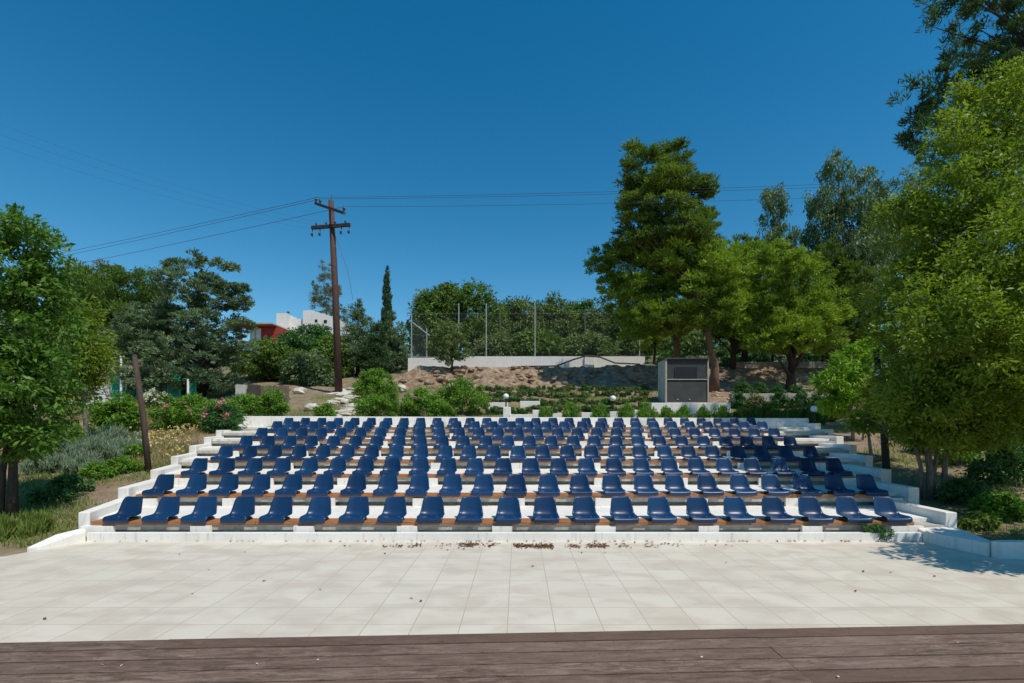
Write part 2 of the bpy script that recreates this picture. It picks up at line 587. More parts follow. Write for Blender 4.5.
rough_n = vnoise(Xg, Yg * .6, 1.5, 1) * 1.0 + vnoise(Xg, Yg, .6, 2) * .55 + vnoise(Xg, Yg, .3, 3) * .35
Zg = Zg + bankmask * (0.75 - .35 * smooth(6, 10, Xg)) * rough_n + smooth(8, 11, Yg) * .12 * vnoise(Xg, Yg, .8, 5) * (1 - smooth(40, 60, Yg)) + 0.012 * RNG.normal(size=Zg.shape) * smooth(7, 9, Yg)
nx, ny = len(xs), len(ys)
ii = (np.arange(ny - 1)[:, None] * nx + np.arange(nx - 1)[None, :]).ravel()
Qg = np.stack([ii, ii + 1, ii + nx + 1, ii + nx], axis=1)
gm = mesh_np('ground', np.stack([Xg.ravel(), Yg.ravel(), Zg.ravel()], axis=1), Qg)
gm.materials.append(M['ground'])
gm.materials.append(M['bank'])
fy = (Yg[:-1, :-1].ravel() + 0.1)
fx = Xg[:-1, :-1].ravel()
edge = 0.5 * np.sin(fx * 0.8) + 0.3 * np.sin(fx * 2.1)
isb = (fy > 27.9 + 0.4 * edge - 5.0 * smooth(8.2, 9.2, fx)) & (fy < 33.0 + edge * 0.4) & (fx > -7.5) & (fx < 30)
gm.polygons.foreach_set('material_index', isb.astype(np.int32))
for_smooth = np.ones(len(Qg), dtype=bool)
gm.polygons.foreach_set('use_smooth', for_smooth)
tag(put('ground', gm, None), kind='structure')

# tiled floor: bounded by the kerb and the side walls
plan = [(-15, 1.0), (15, 1.0), (15, 6.10), (6.3, 6.36), (6.05, 6.6), (5.9, 7.31), (-6.3, 7.31), (-6.45, 6.95), (-6.66, 6.46), (-15, 6.2)]
tag(MB().prism(plan, -0.3, 0.0).build('tiled_floor', M['tile']), kind='structure')

# wooden stage the picture is taken from
deck_ang = math.atan(0.044)
mb = MB()
pitch = 0.142
for k in range(34):
    y1 = -k * pitch
    # boards in lengths, joints staggered; one joint near the right of the picture
    cuts = [-12.0, -7.4 + 0.9 * ((k * 7) % 5) / 5, -2.2 - 0.6 * ((k * 3) % 4), 1.52, 5.6 + 0.5 * ((k * 5) % 4), 12.0]
    if k % 2 == 0 and k > 4:
        cuts[3] = 3.3
    for a, b in zip(cuts[:-1], cuts[1:]):
        dz = random.uniform(-0.002, 0.002)
        mb.box(a + 0.002, b - 0.002, y1 - pitch + 0.014, y1, -0.035, dz)
deck = mb.build('stage_deck', M['deck'])
deck.location = (0, 3.245, 0.35)
deck.rotation_euler = (0, 0, deck_ang)
tag(deck, kind='structure')
mb = MB().box(-12, 12, -0.14, -0.03, -0.36, -0.037)
for x in np.arange(-11.8, 12, 0.6):
    mb.box(x - .03, x + .03, -4.8, -0.145, -0.16, -0.037)
fr = mb.build('stage_frame', M['wood'], None)
fr.location, fr.rotation_euler = deck.location, deck.rotation_euler
tag(fr, kind='structure')

# ------------------------------------------------------------------ seating terrace
NROW = 8
NSEAT = [21, 23, 24, 25, 26, 27, 28, 29]
XC = [-0.15, -0.04, -0.02, 0.0, 0.01, 0.0, 0.05, 0.06]
SP = 0.58
ROWP = 1.41
Y0 = 7.47


def rise(i):
    return 0.206 * i if i < 7 else 0.206 * 6 + 0.13


XL = [-6.56, -7.10, -7.56, -8.12, -8.62, -9.12, -9.62, -10.0, -10.2]
XR = [6.55, 7.12, 7.68, 8.30, 8.88, 9.45, 10.05, 10.5, 10.75]
terr = thing('seating_terrace', (0, Y0, 0), 'white painted stepped concrete seating terrace rising behind the tiled floor', 'seating terrace')
terr_off = Vector((0, -Y0, 0))


def tput(mb, name, mat, parent, bevel=0.0):
    o = mb.build(name, mat, None, bevel=bevel)
    o.parent = parent
    o.matrix_parent_inverse.identity()
    if parent is terr:
        o.location = terr_off
    return o


# kerb in front of the lowest row
k = MB().prism([(-6.3, 7.3), (5.9, 7.3), (5.905, 7.375), (-6.32, 7.375)], -0.2, 0.125).prism([(-6.325, 7.378), (5.91, 7.378), (5.95, 7.636), (-6.45, 7.636)], -0.2, 0.045)
tput(k, 'kerb', M['white'], terr, 0.008)
for i in range(NROW):
    yf, yb = Y0 + ROWP * i, Y0 + ROWP * (i + 1) + 0.165
    h = rise(i)
    zt = 0.262 + h
    if i == NROW - 1:
        yb = Y0 + ROWP * NROW - 0.3
    xl0, xl1, xr0, xr1 = XL[i] + .06, XL[i + 1] + .06, XR[i] - .06, XR[i] - .0
    ny_ = yf + 0.26
    f_ = 0.26 / ROWP
    xn0, xn1 = xl0 + (xl1 - xl0) * f_, xr0 + (xr1 - xr0) * f_
    mb = MB()
    mb.prism([(xn0, ny_), (xn1, ny_), (xr1, yb), (xl1, yb)], -0.4, zt)
    st = tput(mb, 'step', M['white'], terr, 0.006)
    # bare concrete riser under the plank
    mb = MB().prism([(xl0, yf), (xr0, yf), (xn1, ny_ - 0.003), (xn0, ny_ - 0.003)], 0.132 + h, 0.204 + h)
    mb.prism([(xl0, yf + .17), (xr0, yf + .17), (xn1, ny_ - 0.003), (xn0, ny_ - 0.003)], -0.4, 0.130 + h)
    tput(mb, 'riser', M['riser'], st)
    # white end kerbs stepping up at both sides
    for X, s in ((XL, 1), (XR, -1)):
        a, b = X[i], (X[i + 1] if s > 0 else X[i] + .06)
        w = 0.17 + 0.02 * (i % 3)
        yb2 = Y0 + ROWP * (i + 1) - 0.018 if i < NROW - 1 else yb - 0.006
        pl = [(a, yf - 0.012), (a + s * w, yf - 0.012), (b + s * (w + .05), yb2), (b, yb2)]
        if s < 0:
            pl = pl[::-1]
        ztop = 0.395 + (0.19 if s > 0 else 0.195) * i
        mb = MB().prism(pl, -0.5, ztop)
        tput(mb, 'end_kerb', M['white'], st, 0.012)
    # short white piers carrying the plank
    xa, xb = XC[i] - (NSEAT[i] - 1) / 2 * SP - 0.3, XC[i] + (NSEAT[i] - 1) / 2 * SP + 0.22
    npier = 9
    zfoot = 0.042 if i == 0 else 0.262 + rise(i - 1) - 0.003
    for q in range(npier):
        x = xa + (xb - xa) * (q + 0.03 + 0.03 * ((q * 5 + i * 3) % 4 - 1.5) / 1.5) / (npier - 1 + 0.06)
        w = 0.24 if q in (0, npier - 1) else 0.15
        mb = MB().box(x - w, x + w, yf - 0.055, yf - 0.002, zfoot, 0.2015 + h)
        tput(mb, 'pier', M['white'], st, 0.004)
# back wall
ybk = Y0 + ROWP * NROW - 0.296
mb = MB().prism([(XL[-1] + 0.03, ybk), (10.7, ybk), (10.9, ybk + 0.28), (XL[-1] - .1, ybk + 0.28)], -0.2, [2.03, 1.95, 1.95, 2.03])
tput(mb, 'back_wall', M['white'], terr, 0.012)
# low wing walls splaying towards the floor at both ends
mb = MB().prism([(-6.50, 7.462), (-6.56, 7.1), (-6.62, 6.74), (-6.5, 6.80), (-6.36, 7.1), (-6.308, 7.296), (-6.456, 7.462)], -0.2,
                [.165, .15, .05, .05, .125, .14, .16])
tput(mb, 'wing_wall', M['white'], terr, 0.01)
mb = MB().prism([(5.95, 7.462), (5.905, 7.296), (5.93, 7.1), (6.08, 6.46), (6.21, 6.50), (6.52, 7.462)], -0.2,
                [.17, .15, .16, .175, .175, .18])
tput(mb, 'wing_wall', M['white'], terr, 0.01)
low = MB().prism([(6.10, 6.45), (6.13, 6.36), (14.0, 6.12), (14.0, 6.40), (6.24, 6.49)], -0.2, 0.21).build('low_wall', M['white'], bevel=0.012)
tag(low, 'low white kerb wall along the tiles at the far right of the terrace', 'low wall')

# benches: planks in lengths
ORD = ['first', 'second', 'third', 'fourth', 'fifth', 'sixth', 'seventh', 'eighth', 'ninth', 'tenth', 'eleventh', 'twelfth', 'thirteenth', 'fourteenth', 'fifteenth']
ROWNAME = ['front row', 'second row from the front', 'third row from the front', 'fourth row from the front',
           'fourth row from the back', 'third row from the back', 'second row from the back', 'back row']
for i in range(NROW):
    yf = Y0 + ROWP * i
    h = rise(i)
    xa = XC[i] - (NSEAT[i] - 1) / 2 * SP - (0.42 if i == 0 else 0.36)
    xb = XC[i] + (NSEAT[i] - 1) / 2 * SP + 0.26
    b = thing('plank_bench', (0, yf, 0.205 + h), 'reddish brown plank bench carrying the blue seats of the %s' % ROWNAME[i], 'bench', 'plank benches under the seats')
    nl = 5
    for q in range(nl):
        u0, u1 = xa + (xb - xa) * q / nl, xa + (xb - xa) * (q + 1) / nl
        mb = MB().box(u0 + 0.004, u1 - 0.004, -0.02 + random.uniform(-.006, .006), 0.235, 0.001, 0.056 + random.uniform(0, .004))
        mb.build('plank', M['plank'], b, bevel=0.005)

# ------------------------------------------------------------------ seats
prof = [  # (y, z, half width, side curl)
    (-0.156, -0.012, 0.194, 0.000), (-0.169, 0.008, 0.201, 0.000), (-0.174, 0.036, 0.206, 0.003), (-0.160, 0.060, 0.208, 0.008),
    (-0.130, 0.066, 0.210, 0.016), (-0.080, 0.062, 0.210, 0.024), (-0.020, 0.056, 0.209, 0.030), (0.040, 0.054, 0.207, 0.034),
    (0.085, 0.060, 0.204, 0.036), (0.118, 0.078, 0.200, 0.040), (0.140, 0.110, 0.194, 0.042), (0.155, 0.150, 0.187, 0.042),
    (0.168, 0.195, 0.180, 0.040), (0.180, 0.240, 0.173, 0.036), (0.190, 0.280, 0.165, 0.030), (0.198, 0.308, 0.156, 0.022),
    (0.203, 0.324, 0.142, 0.014), (0.209, 0.332, 0.120, 0.008), (0.217, 0.332, 0.118, 0.004), (0.222, 0.320, 0.125, 0.002)]
bm = bmesh.new()
NXS = 15
grid = []
for j, (y, z, hw, cu) in enumerate(prof):
    p0, p1 = prof[max(0, j - 1)], prof[min(len(prof) - 1, j + 1)]
    ty, tz = p1[0] - p0[0], p1[1] - p0[1]
    ln = math.hypot(ty, tz)
    nyv, nzv = -tz / ln, ty / ln          # towards the sitter
    row = []
    for q in range(NXS):
        u = 2 * q / (NXS - 1) - 1
        c = cu * abs(u) ** 3.2
        if j <= 2:
            nyv, nzv = 0, 1
        row.append(bm.verts.new((u * hw * .92, y + nyv * c, z + nzv * c)))
    grid.append(row)
for j in range(len(prof) - 1):
    for q in range(NXS - 1):
        bm.faces.new((grid[j][q], grid[j][q + 1], grid[j + 1][q + 1], grid[j + 1][q]))
bmesh.ops.recalc_face_normals(bm, faces=bm.faces)
bmesh.ops.solidify(bm, geom=list(bm.faces), thickness=0.006)
me_shell = bpy.data.meshes.new('seat_shell')
bm.to_mesh(me_shell)
bm.free()
proto = thing('stadium_seat', (0, 0, 0), 'x', 'seat', 'rows of blue plastic seats')
P_parts = [put('shell', me_shell, M['seat'], proto, True)]
P_parts.append(MB().box(-0.15, 0.15, -0.10, 0.09, 0.0, 0.046).build('base', M['dark'], proto, bevel=0.01))
for sx in (-1, 1):
    mb = MB().tube([(sx * 0.09, 0.0, 0.054), (sx * 0.09, 0.0, 0.0625)], [0.012, 0.010], 8)
    P_parts.append(mb.build('bolt', M['bolt'], proto))
first = True
for i in range(NROW):
    n = NSEAT[i]
    for j in range(n):
        if first:
            r, first = proto, False
        else:
            r = proto.copy()
            COL.objects.link(r)
            for p in P_parts:
                c = p.copy()
                COL.objects.link(c)
                c.parent = r
        r.location = (XC[i] + (j - (n - 1) / 2) * SP + random.uniform(-.012, .012), Y0 + ROWP * i + 0.088 + random.uniform(-.006, .006), 0.256 + rise(i))
        r.rotation_euler = (random.uniform(-.012, .012), 0, random.uniform(-.02, .02))
        if n % 2 and j == n // 2:
            where = 'exactly in the middle'
        elif j < n / 2:
            where = 'leftmost' if j == 0 else ORD[j] + ' from the left end'
        else:
            kx = n - 1 - j
            where = 'rightmost' if kx == 0 else ORD[kx] + ' from the right end'
        r['label'] = 'blue plastic bucket seat, %s of the %s' % (where, ROWNAME[i])


# ------------------------------------------------------------------ trees
def tree(name, label, cat, base, lobes, spine, r0, leafmat, barkmat, nclump, per, cr, leaf, style='broad',
         nlimb=14, group=None, lo=0.35, hi=1.08, flat=0.75, start=0.35, extra=None, flat_bottom=False, sides=8):
    """base: world point; lobes/spine are world too and are made local here."""
    base = Vector(base)
    lob = [(l[0] - base.x, l[1] - base.y, l[2] - base.z, l[3], l[4], l[5]) for l in lobes]
    sp = [Vector(p) - base for p in spine]
    t = thing(name, base, label, cat, group)
    me, C = crown_mesh('crown', lob, nclump, per, cr, leaf, style, lo, hi, flat, flat_bottom)
    mb = MB()
    rr = [r0 * (1 - 0.78 * i / (len(sp) - 1)) for i in range(len(sp))]
    rr[0] *= 1.25
    mb.tube(sp, rr, sides)
    limbs_mb(mb, sp, r0, C, nlimb, start)
    if extra:
        for pts, r in extra:
            pts = [Vector(p) - base for p in pts]
            mb.tube(pts, [r * (1 - 0.6 * q / (len(pts) - 1)) for q in range(len(pts))], 7)
    put('trunk', mb.mesh('trunk'), barkmat, t, True)
    put('crown', me, leafmat, t)
    return t


def lobe(px, py, rx, ry, Y, dy=0.0, ky=1.0):
    p = at(px, py, Y + dy)
    return (p.x, p.y, p.z, rx * Y / F, rx * Y / F * ky, ry * Y / F)


# near left broad-leaved tree, two stems
Y = 8.4
bx = at(12, 520, Y)
bx.z = G(bx.x, Y)
tree('broadleaf_tree', 'glossy green broad leaved tree with two thin stems at the left edge', 'tree', bx,
     [lobe(18, 266, 38, 44, Y), lobe(-4, 330, 60, 80, Y), lobe(38, 300, 26, 48, Y, .2), lobe(-30, 400, 80, 56, Y), lobe(28, 372, 32, 44, Y, -.2), lobe(8, 430, 42, 26, Y), lobe(44, 436, 22, 16, Y), lobe(15, 232, 32, 18, Y)],
     [bx - Vector((0, 0, .1)), bx + Vector((-.03, .05, .9)), bx + Vector((.05, 0, 1.9)), bx + Vector((.1, .1, 3.2)), bx + Vector((.1, .1, 4.6))],
     0.075, M['l_broad'], M['b_dark'], 580, 58, 0.23, (0.105, 0.042), 'broad', 22,
     extra=[([bx + Vector((-.12, -.1, -.1)), bx + Vector((-.16, 0, .8)), bx + Vector((-.1, .1, 1.7)), bx + Vector((.4, .2, 2.6))], .06)], lo=0.3, hi=1.12)

# lime bush-tree behind it
Y = 14
b = at(88, 425, Y); b.z = G(b.x, Y)
tree('young_tree', 'yellow green young tree just behind the left edge tree', 'tree', b,
     [lobe(72, 343, 28, 36, Y), lobe(88, 365, 20, 30, Y), lobe(62, 385, 26, 26, Y), lobe(76, 312, 16, 16, Y)],
     [b, b + Vector((-.1, 0, 1.2)), b + Vector((-.2, 0, 2.6))], .07, M['l_right'], M['b_grey'], 210, 60, .30, (0.11, 0.045), 'broad', 10)

# dome pine far left
Y = 46
b = at(120, 360, Y); b.z = G(b.x, Y)
tree('stone_pine', 'wide domed olive green pine far behind on the left', 'tree', b,
     [lobe(112, 292, 40, 28, Y), lobe(140, 296, 30, 24, Y, 1), lobe(85, 300, 22, 22, Y, 1), lobe(110, 325, 50, 26, Y)],
     [b, b + Vector((.2, 0, 3)), b + Vector((0, 0, 6))], .3, M['l_dome'], M['b_pine'], 640, 60, 0.8, (0.34, 0.13), 'pine', 12)
# brownish tree top peeking behind the dome
Y = 56
b = at(96, 350, Y); b.z = G(b.x, Y)
tree('scrubby_tree', 'brownish scrubby tree top showing over the domed pine', 'tree', b,
     [lobe(82, 277, 14, 12, Y), lobe(110, 274, 12, 10, Y), lobe(95, 300, 22, 20, Y)],
     [b, b + Vector((0, 0, 3)), b + Vector((0, 0, 7))], .25, M['l_brown'], M['b_grey'], 130, 50, 0.9, (0.36, 0.13), 'pine', 8)

# blue-green layered pine
Y = 25
b = at(200, 392, Y); b.z = G(b.x, Y)
lob = [lobe(170, 263, 10, 5, Y), lobe(192, 259, 17, 7, Y), lobe(222, 263, 13, 6, Y), lobe(190, 281, 34, 9, Y), lobe(230, 286, 16, 5, Y), lobe(180, 302, 22, 11, Y), lobe(214, 300, 28, 9, Y),
       lobe(240, 303, 13, 6, Y), lobe(162, 322, 34, 15, Y, .6), lobe(212, 325, 36, 12, Y), lobe(140, 345, 34, 20, Y), lobe(185, 352, 44, 17, Y), lobe(228, 350, 24, 14, Y), lobe(170, 378, 52, 14, Y), lobe(205, 381, 42, 12, Y), lobe(138, 322, 18, 18, Y)]
tree('cedar_tree', 'tall blue green conifer with layered tufted boughs, left of the wooden power pole', 'tree', b, lob,
     [b, b + Vector((0.1, 0, 2)), b + Vector((-.2, 0, 4.4)), b + Vector((.1, 0, 6.4))], .2, M['l_blue'], M['b_dark'], 900, 66, 0.36, (0.19, 0.075), 'pine', 34, flat=0.5, start=.15)
# brown conifer behind the pole
Y = 88
b = at(327, 335, Y); b.z = G(b.x, Y)
tree('conifer', 'brownish green feathery conifer behind the wooden power pole', 'tree', b,
     [lobe(325, 272, 8, 11, Y), lobe(322, 290, 11, 14, Y), lobe(333, 296, 10, 15, Y), lobe(318, 308, 9, 12, Y), lobe(334, 318, 12, 14, Y)],
     [b, b + Vector((0, 0, 4)), b + Vector((-.2, 0, 10))], .28, M['l_brown'], M['b_grey'], 170, 50, 0.75, (0.36, 0.12), 'pine', 14)
# cypress
Y = 58
b = at(387, 345, Y); b.z = G(b.x, Y)
tree('cypress_tree', 'tall narrow dark cypress rising alone into the sky', 'tree', b,
     [lobe(387, 274, 1.4, 8, Y), lobe(387, 286, 2.7, 12, Y), lobe(387, 300, 3.6, 16, Y), lobe(387, 320, 4.4, 24, Y)],
     [b, b + Vector((0, 0, 4)), b + Vector((0, 0, 9))], .18, M['l_cyp'], M['b_grey'], 190, 45, 0.30, (0.30, 0.10), 'up', 4, lo=0.2, hi=1.0)
# clump of dark conifers right of the pole
for (px, top, w, Yq, lab, mt) in ((358, 300, 17, 34, 'bushy blue green conifer just right of the wooden power pole', 'l_blue'),
                                  (392, 313, 16, 36, 'blue green conifer below the narrow cypress', 'l_blue'),
                                  (376, 322, 13, 33, 'smaller dark conifer squeezed between two blue green conifers', 'l_darkpine')):
    b = at(px, 372, Yq); b.z = G(b.x, Yq)
    hh = 372 - top
    tree('conifer', lab, 'tree', b,
         [lobe(px, top + hh * .12, w * .3, hh * .13, Yq), lobe(px + 2, top + hh * .35, w * .62, hh * .2, Yq), lobe(px - 2, top + hh * .6, w * .95, hh * .24, Yq), lobe(px, top + hh * .82, w * 1.1, hh * .2, Yq)],
         [b, b + Vector((0, 0, 1.6)), b + Vector((0, 0, hh * Yq / F * .9))], .14, M[mt], M['b_dark'], 190, 55, .42, (0.24, 0.08), 'pine', 12)
# shrubs and low trees in front of the houses
for (px, py, rx, ry, Yq, lab, mt) in ((294, 352, 21, 19, 40, 'dense dark green tree in front of the white house', 'l_bushd'),
                                      (316, 345, 18, 20, 42, 'rounded dark green tree under the white gable, left of the pole', 'l_bushd'),
                                      (268, 360, 28, 18, 32, 'olive green bushy tree below the red house', 'l_dome'),
                                      (308, 374, 22, 20, 30, 'loose green shrubby tree beside the stone path', 'l_euc'),
                                      (330, 358, 16, 22, 33, 'yellowish green bush behind the foot of the power pole', 'l_dome')):
    b = at(px, py + ry + 4, Yq); b.z = min(b.z, G(b.x, Yq))
    tree('garden_tree', lab, 'tree', b, [lobe(px, py, rx, ry, Yq), lobe(px - rx * .5, py + ry * .4, rx * .6, ry * .6, Yq), lobe(px + rx * .5, py + ry * .3, rx * .6, ry * .7, Yq), lobe(px + rx * .15, py - ry * .6, rx * .45, ry * .5, Yq)],
         [b, b + Vector((0, 0, .8)), b + Vector((0, 0, 2))], .12, M[mt], M['b_dark'], 230, 55, .42, (0.21, 0.09), 'broad', 6)

# wood beyond the court fence: tree line one by one
line = [(432, 322, 22, 34, 48, 'l_dome', 'dark rounded tree at the left end of the tree line behind the fence'),
        (474, 314, 30, 33, 50, 'l_dome', 'tallest dark rounded tree behind the left part of the fence'),
        (447, 300, 13, 14, 52, 'l_dome', 'small pointed tree top left in the tree line behind the fence'),
        (515, 325, 26, 28, 54, 'l_olive', 'olive green tree behind the tallest fence post'),
        (552, 322, 26, 27, 56, 'l_olive', 'olive green tree just right of the tallest fence post'),
        (580, 326, 22, 27, 58, 'l_dome', 'olive tree behind the white block on the court wall'),
        (604, 330, 22, 26, 56, 'l_olive', 'grey green tree behind the right end of the court wall'),
        (632, 328, 24, 26, 54, 'l_dome', 'dark tree behind the left boughs of the big pine'),
        (536, 345, 22, 14, 44, 'l_dome', 'brighter green bush low behind the fence'),
        (585, 348, 28, 12, 46, 'l_olive', 'low grey green bush behind the fence, left of the big pine'),
        (500, 348, 22, 12, 45, 'l_olive', 'low olive bush behind the middle of the fence')]
for (px, py, rx, ry, Yq, mt, lab) in line:
    b = at(px, py + ry + 5, Yq); b.z = min(b.z, G(b.x, Yq))
    k = 0.8 + .4 * random.random()
    tree('woodland_tree', lab, 'tree', b,
         [lobe(px, py, rx * .8, ry * .8, Yq), lobe(px - rx * .55, py + ry * .25, rx * .55, ry * .6, Yq), lobe(px + rx * .55, py + ry * .2 * k, rx * .5, ry * .6, Yq), lobe(px + rx * .2 * k, py - ry * .55, rx * .45, ry * .42, Yq), lobe(px - rx * .35, py - ry * .4 * k, rx * .35, ry * .4, Yq), lobe(px, py + ry * .6, rx * .95, ry * .5, Yq)],
         [b, b + Vector((0, 0, 2)), b + Vector((0, 0, 5))], .2, M[mt], M['b_dark'], 260, 50, .75, (0.34, 0.14), 'broad', 8, group='trees behind the court fence')
# wooded hillside closing the view at the back
hl = []
for q in range(150):
    yy = RNG.uniform(62, 110)
    xx = RNG.uniform(-1.25, 1.25) * yy
    if -0.72 * yy < xx < -0.2 * yy and yy < 88:
        continue
    hl.append((xx, yy, G(xx, yy) + RNG.uniform(1.2, 2.6), RNG.uniform(3, 5.5), RNG.uniform(2, 3), RNG.uniform(2.2, 3.8)))
me, C = crown_mesh('far_wood', hl, 5200, 36, 1.1, (0.62, 0.28), 'broad', .45, 1.05)
tag(put('far_wood', me, M['l_olive']), 'far olive green scrub and woodland closing the hillside', 'woodland', kind='stuff')
# olive in front of the court wall
Y = 30.6
b = at(451, 376, Y); b.z = G(b.x, Y)
tree('olive_tree', 'small grey green olive tree in front of the white court wall', 'tree', b,
     [lobe(450, 336, 16, 15, Y), lobe(440, 348, 12, 12, Y), lobe(461, 347, 10, 12, Y), lobe(450, 358, 11, 8, Y)],
     [b, b + Vector((.1, 0, .5)), b + Vector((-.05, 0, 1.2)), b + Vector((.05, 0, 2.2))], .07, M['l_olive'], M['b_dark'], 130, 60, .26, (0.15, 0.05), 'broad', 12)

# big pine: tall crown leaning left and low spreading boughs
Y = 27
b = at(714, 401, Y); b.z = G(b.x, Y)
lob = [lobe(676, 143, 10, 8, Y), lobe(662, 150, 10, 7, Y, .8), lobe(640, 151, 14, 6, Y), lobe(650, 166, 24, 8, Y), lobe(680, 162, 11, 10, Y, -.5), lobe(640, 186, 20, 8, Y), lobe(668, 184, 26, 10, Y, -.6),
       lobe(708, 186, 13, 9, Y), lobe(692, 196, 20, 9, Y, .8), lobe(638, 205, 22, 9, Y), lobe(668, 210, 26, 9, Y, -.6), lobe(706, 218, 15, 9, Y), lobe(640, 226, 24, 9, Y), lobe(680, 232, 34, 10, Y, -.5), lobe(645, 246, 34, 10, Y, .5), lobe(695, 246, 24, 9, Y)]
tree('pine_tree', 'tallest dark pine with stacked boughs behind the grey booth', 'tree', b, lob,
     [b - Vector((0, 0, .2)), b + Vector((.05, 0, 1.3)), at(709, 340, Y), at(705, 300, Y), at(690, 240, Y), at(668, 165, Y)],
     .25, M['l_pine'], M['b_pine'], 640, 62, .50, (0.27, 0.085), 'pine', 36, flat=0.5, start=.55, lo=.3, hi=1.14, sides=12)
# second pine beside it with the bright low crown
Y = 29.5
b = at(678, 375, Y); b.z = G(b.x, Y)
lob = [lobe(622, 262, 32, 16, Y, -1), lobe(608, 270, 17, 12, Y, -1), lobe(650, 270, 38, 26, Y, -1.5), lobe(636, 300, 30, 22, Y, -1), lobe(690, 282, 42, 26, Y, -1.5), lobe(660, 318, 34, 20, Y, -2), lobe(640, 333, 20, 13, Y, -2), lobe(685, 315, 30, 14, Y, 0),
       lobe(655, 245, 18, 12, Y, -1), lobe(715, 268, 28, 20, Y, -3.4), lobe(700, 298, 28, 22, Y, -3.4), lobe(728, 296, 22, 20, Y, -3.2), lobe(640, 318, 26, 16, Y, -2), lobe(725, 318, 20, 14, Y, -3), lobe(625, 285, 26, 14, Y, -2), lobe(668, 258, 22, 14, Y, -3)]
tree('pine_tree', 'bright green low pine whose spreading boughs hang left of the grey booth', 'tree', b, lob,
     [b - Vector((0, 0, .2)), b + Vector((-.05, 0, 1.6)), at(676, 330, Y), at(668, 295, Y), at(655, 255, Y)],
     .22, M['l_pinelow'], M['b_pine'], 860, 62, .46, (0.26, 0.085), 'pine', 30, flat=0.6, start=.4, lo=.3)
# pines to the right of the booth
for (px, by, Yq, lob_px, lab, mt) in (
        (822, 358, 34, [(815, 262, 24, 15), (845, 268, 24, 18), (785, 262, 22, 14), (830, 296, 30, 24), (872, 285, 22, 24), (800, 300, 24, 20), (850, 322, 24, 16)], 'light green loose pine between the spreading pine and the right edge tree', 'l_pinelow'),
        (733, 372, 31, [(722, 262, 18, 12), (745, 258, 22, 14), (735, 288, 26, 18), (762, 280, 22, 18), (750, 312, 26, 18), (722, 322, 18, 14), (765, 330, 20, 12)], 'light green pine filling the gap right of the booth trunk', 'l_pinelow'),
        (745, 362, 36, [(745, 262, 26, 24), (722, 290, 22, 22), (765, 292, 24, 26), (742, 318, 34, 18), (738, 247, 12, 10), (735, 335, 26, 10), (757, 272, 26, 22), (728, 310, 26, 18), (760, 252, 14, 10)], 'green pine right of the booth, standing on the dark bank', 'l_pine'),
        (790, 385, 27, [(770, 272, 20, 18), (800, 288, 30, 26), (775, 315, 30, 24), (815, 310, 28, 26), (795, 334, 38, 18), (765, 338, 20, 14), (818, 340, 20, 14), (772, 254, 14, 12), (800, 262, 18, 14)], 'thick trunked spreading pine on the stony bank right of the booth', 'l_pinelow'),
        (838, 370, 30, [(838, 282, 26, 26), (822, 315, 24, 22), (858, 320, 26, 26), (845, 345, 24, 16), (828, 258, 18, 14), (868, 296, 24, 26), (818, 338, 26, 14)], 'darker pine above the lime green sapling', 'l_pine')):
    b = at(px, by, Yq); b.z = G(b.x, Yq)
    tree('pine_tree', lab, 'tree', b, [lobe(*l, Yq, random.uniform(-1, 1)) for l in lob_px],
         [b - Vector((0, 0, .2)), b + Vector((.1, 0, 1.4)), b + Vector((.2, 0, 3)), b + Vector((0, 0, (by - lob_px[0][1]) * Yq / F))],
         .15 if px != 790 else .25, M[mt], M['b_dark'], 420, 60, .46, (0.26, 0.085), 'pine', 24, flat=.6, start=.2)
for px, top, Yq, lab in ((731, 300, 37, 'thin young pine just right of the leaning pine trunk'), (742, 296, 38, 'slender pine second right of the leaning pine trunk'), (772, 300, 36, 'slender pine left of the spreading pine trunk'),
                         (826, 305, 37, 'slender pine right of the spreading pine trunk'), (654, 308, 40, 'thin pine behind the left end of the booth')):
    b = at(px, 352, Yq); b.z = G(b.x, Yq)
    tree('slender_pine', lab, 'tree', b, [lobe(px, top + 6, 14, 12, Yq), lobe(px + 4, top + 22, 16, 10, Yq), lobe(px - 5, top + 32, 13, 8, Yq)],
         [b, b + Vector((.1, 0, 1.6)), at(px, top, Yq)], .1, M['l_pinelow'], M['b_dark'], 90, 60, .5, (0.28, 0.09), 'pine', 8, group='slender pines behind the bank')
ug = []
for q in range(46):
    yy = RNG.uniform(34.5, 46)
    xx = RNG.uniform(9.5, 34)
    ug.append((xx, yy, G(xx, yy) + .3, RNG.uniform(.5, 1.1), .6, RNG.uniform(.35, .8)))
me, C = crown_mesh('undergrowth', ug, 520, 50, .35, (.2, .07), 'broad', .3, 1.1)
tag(put('undergrowth', me, M['l_bushd']), 'dark undergrowth beneath the pines at the top of the bank', 'undergrowth', kind='stuff')
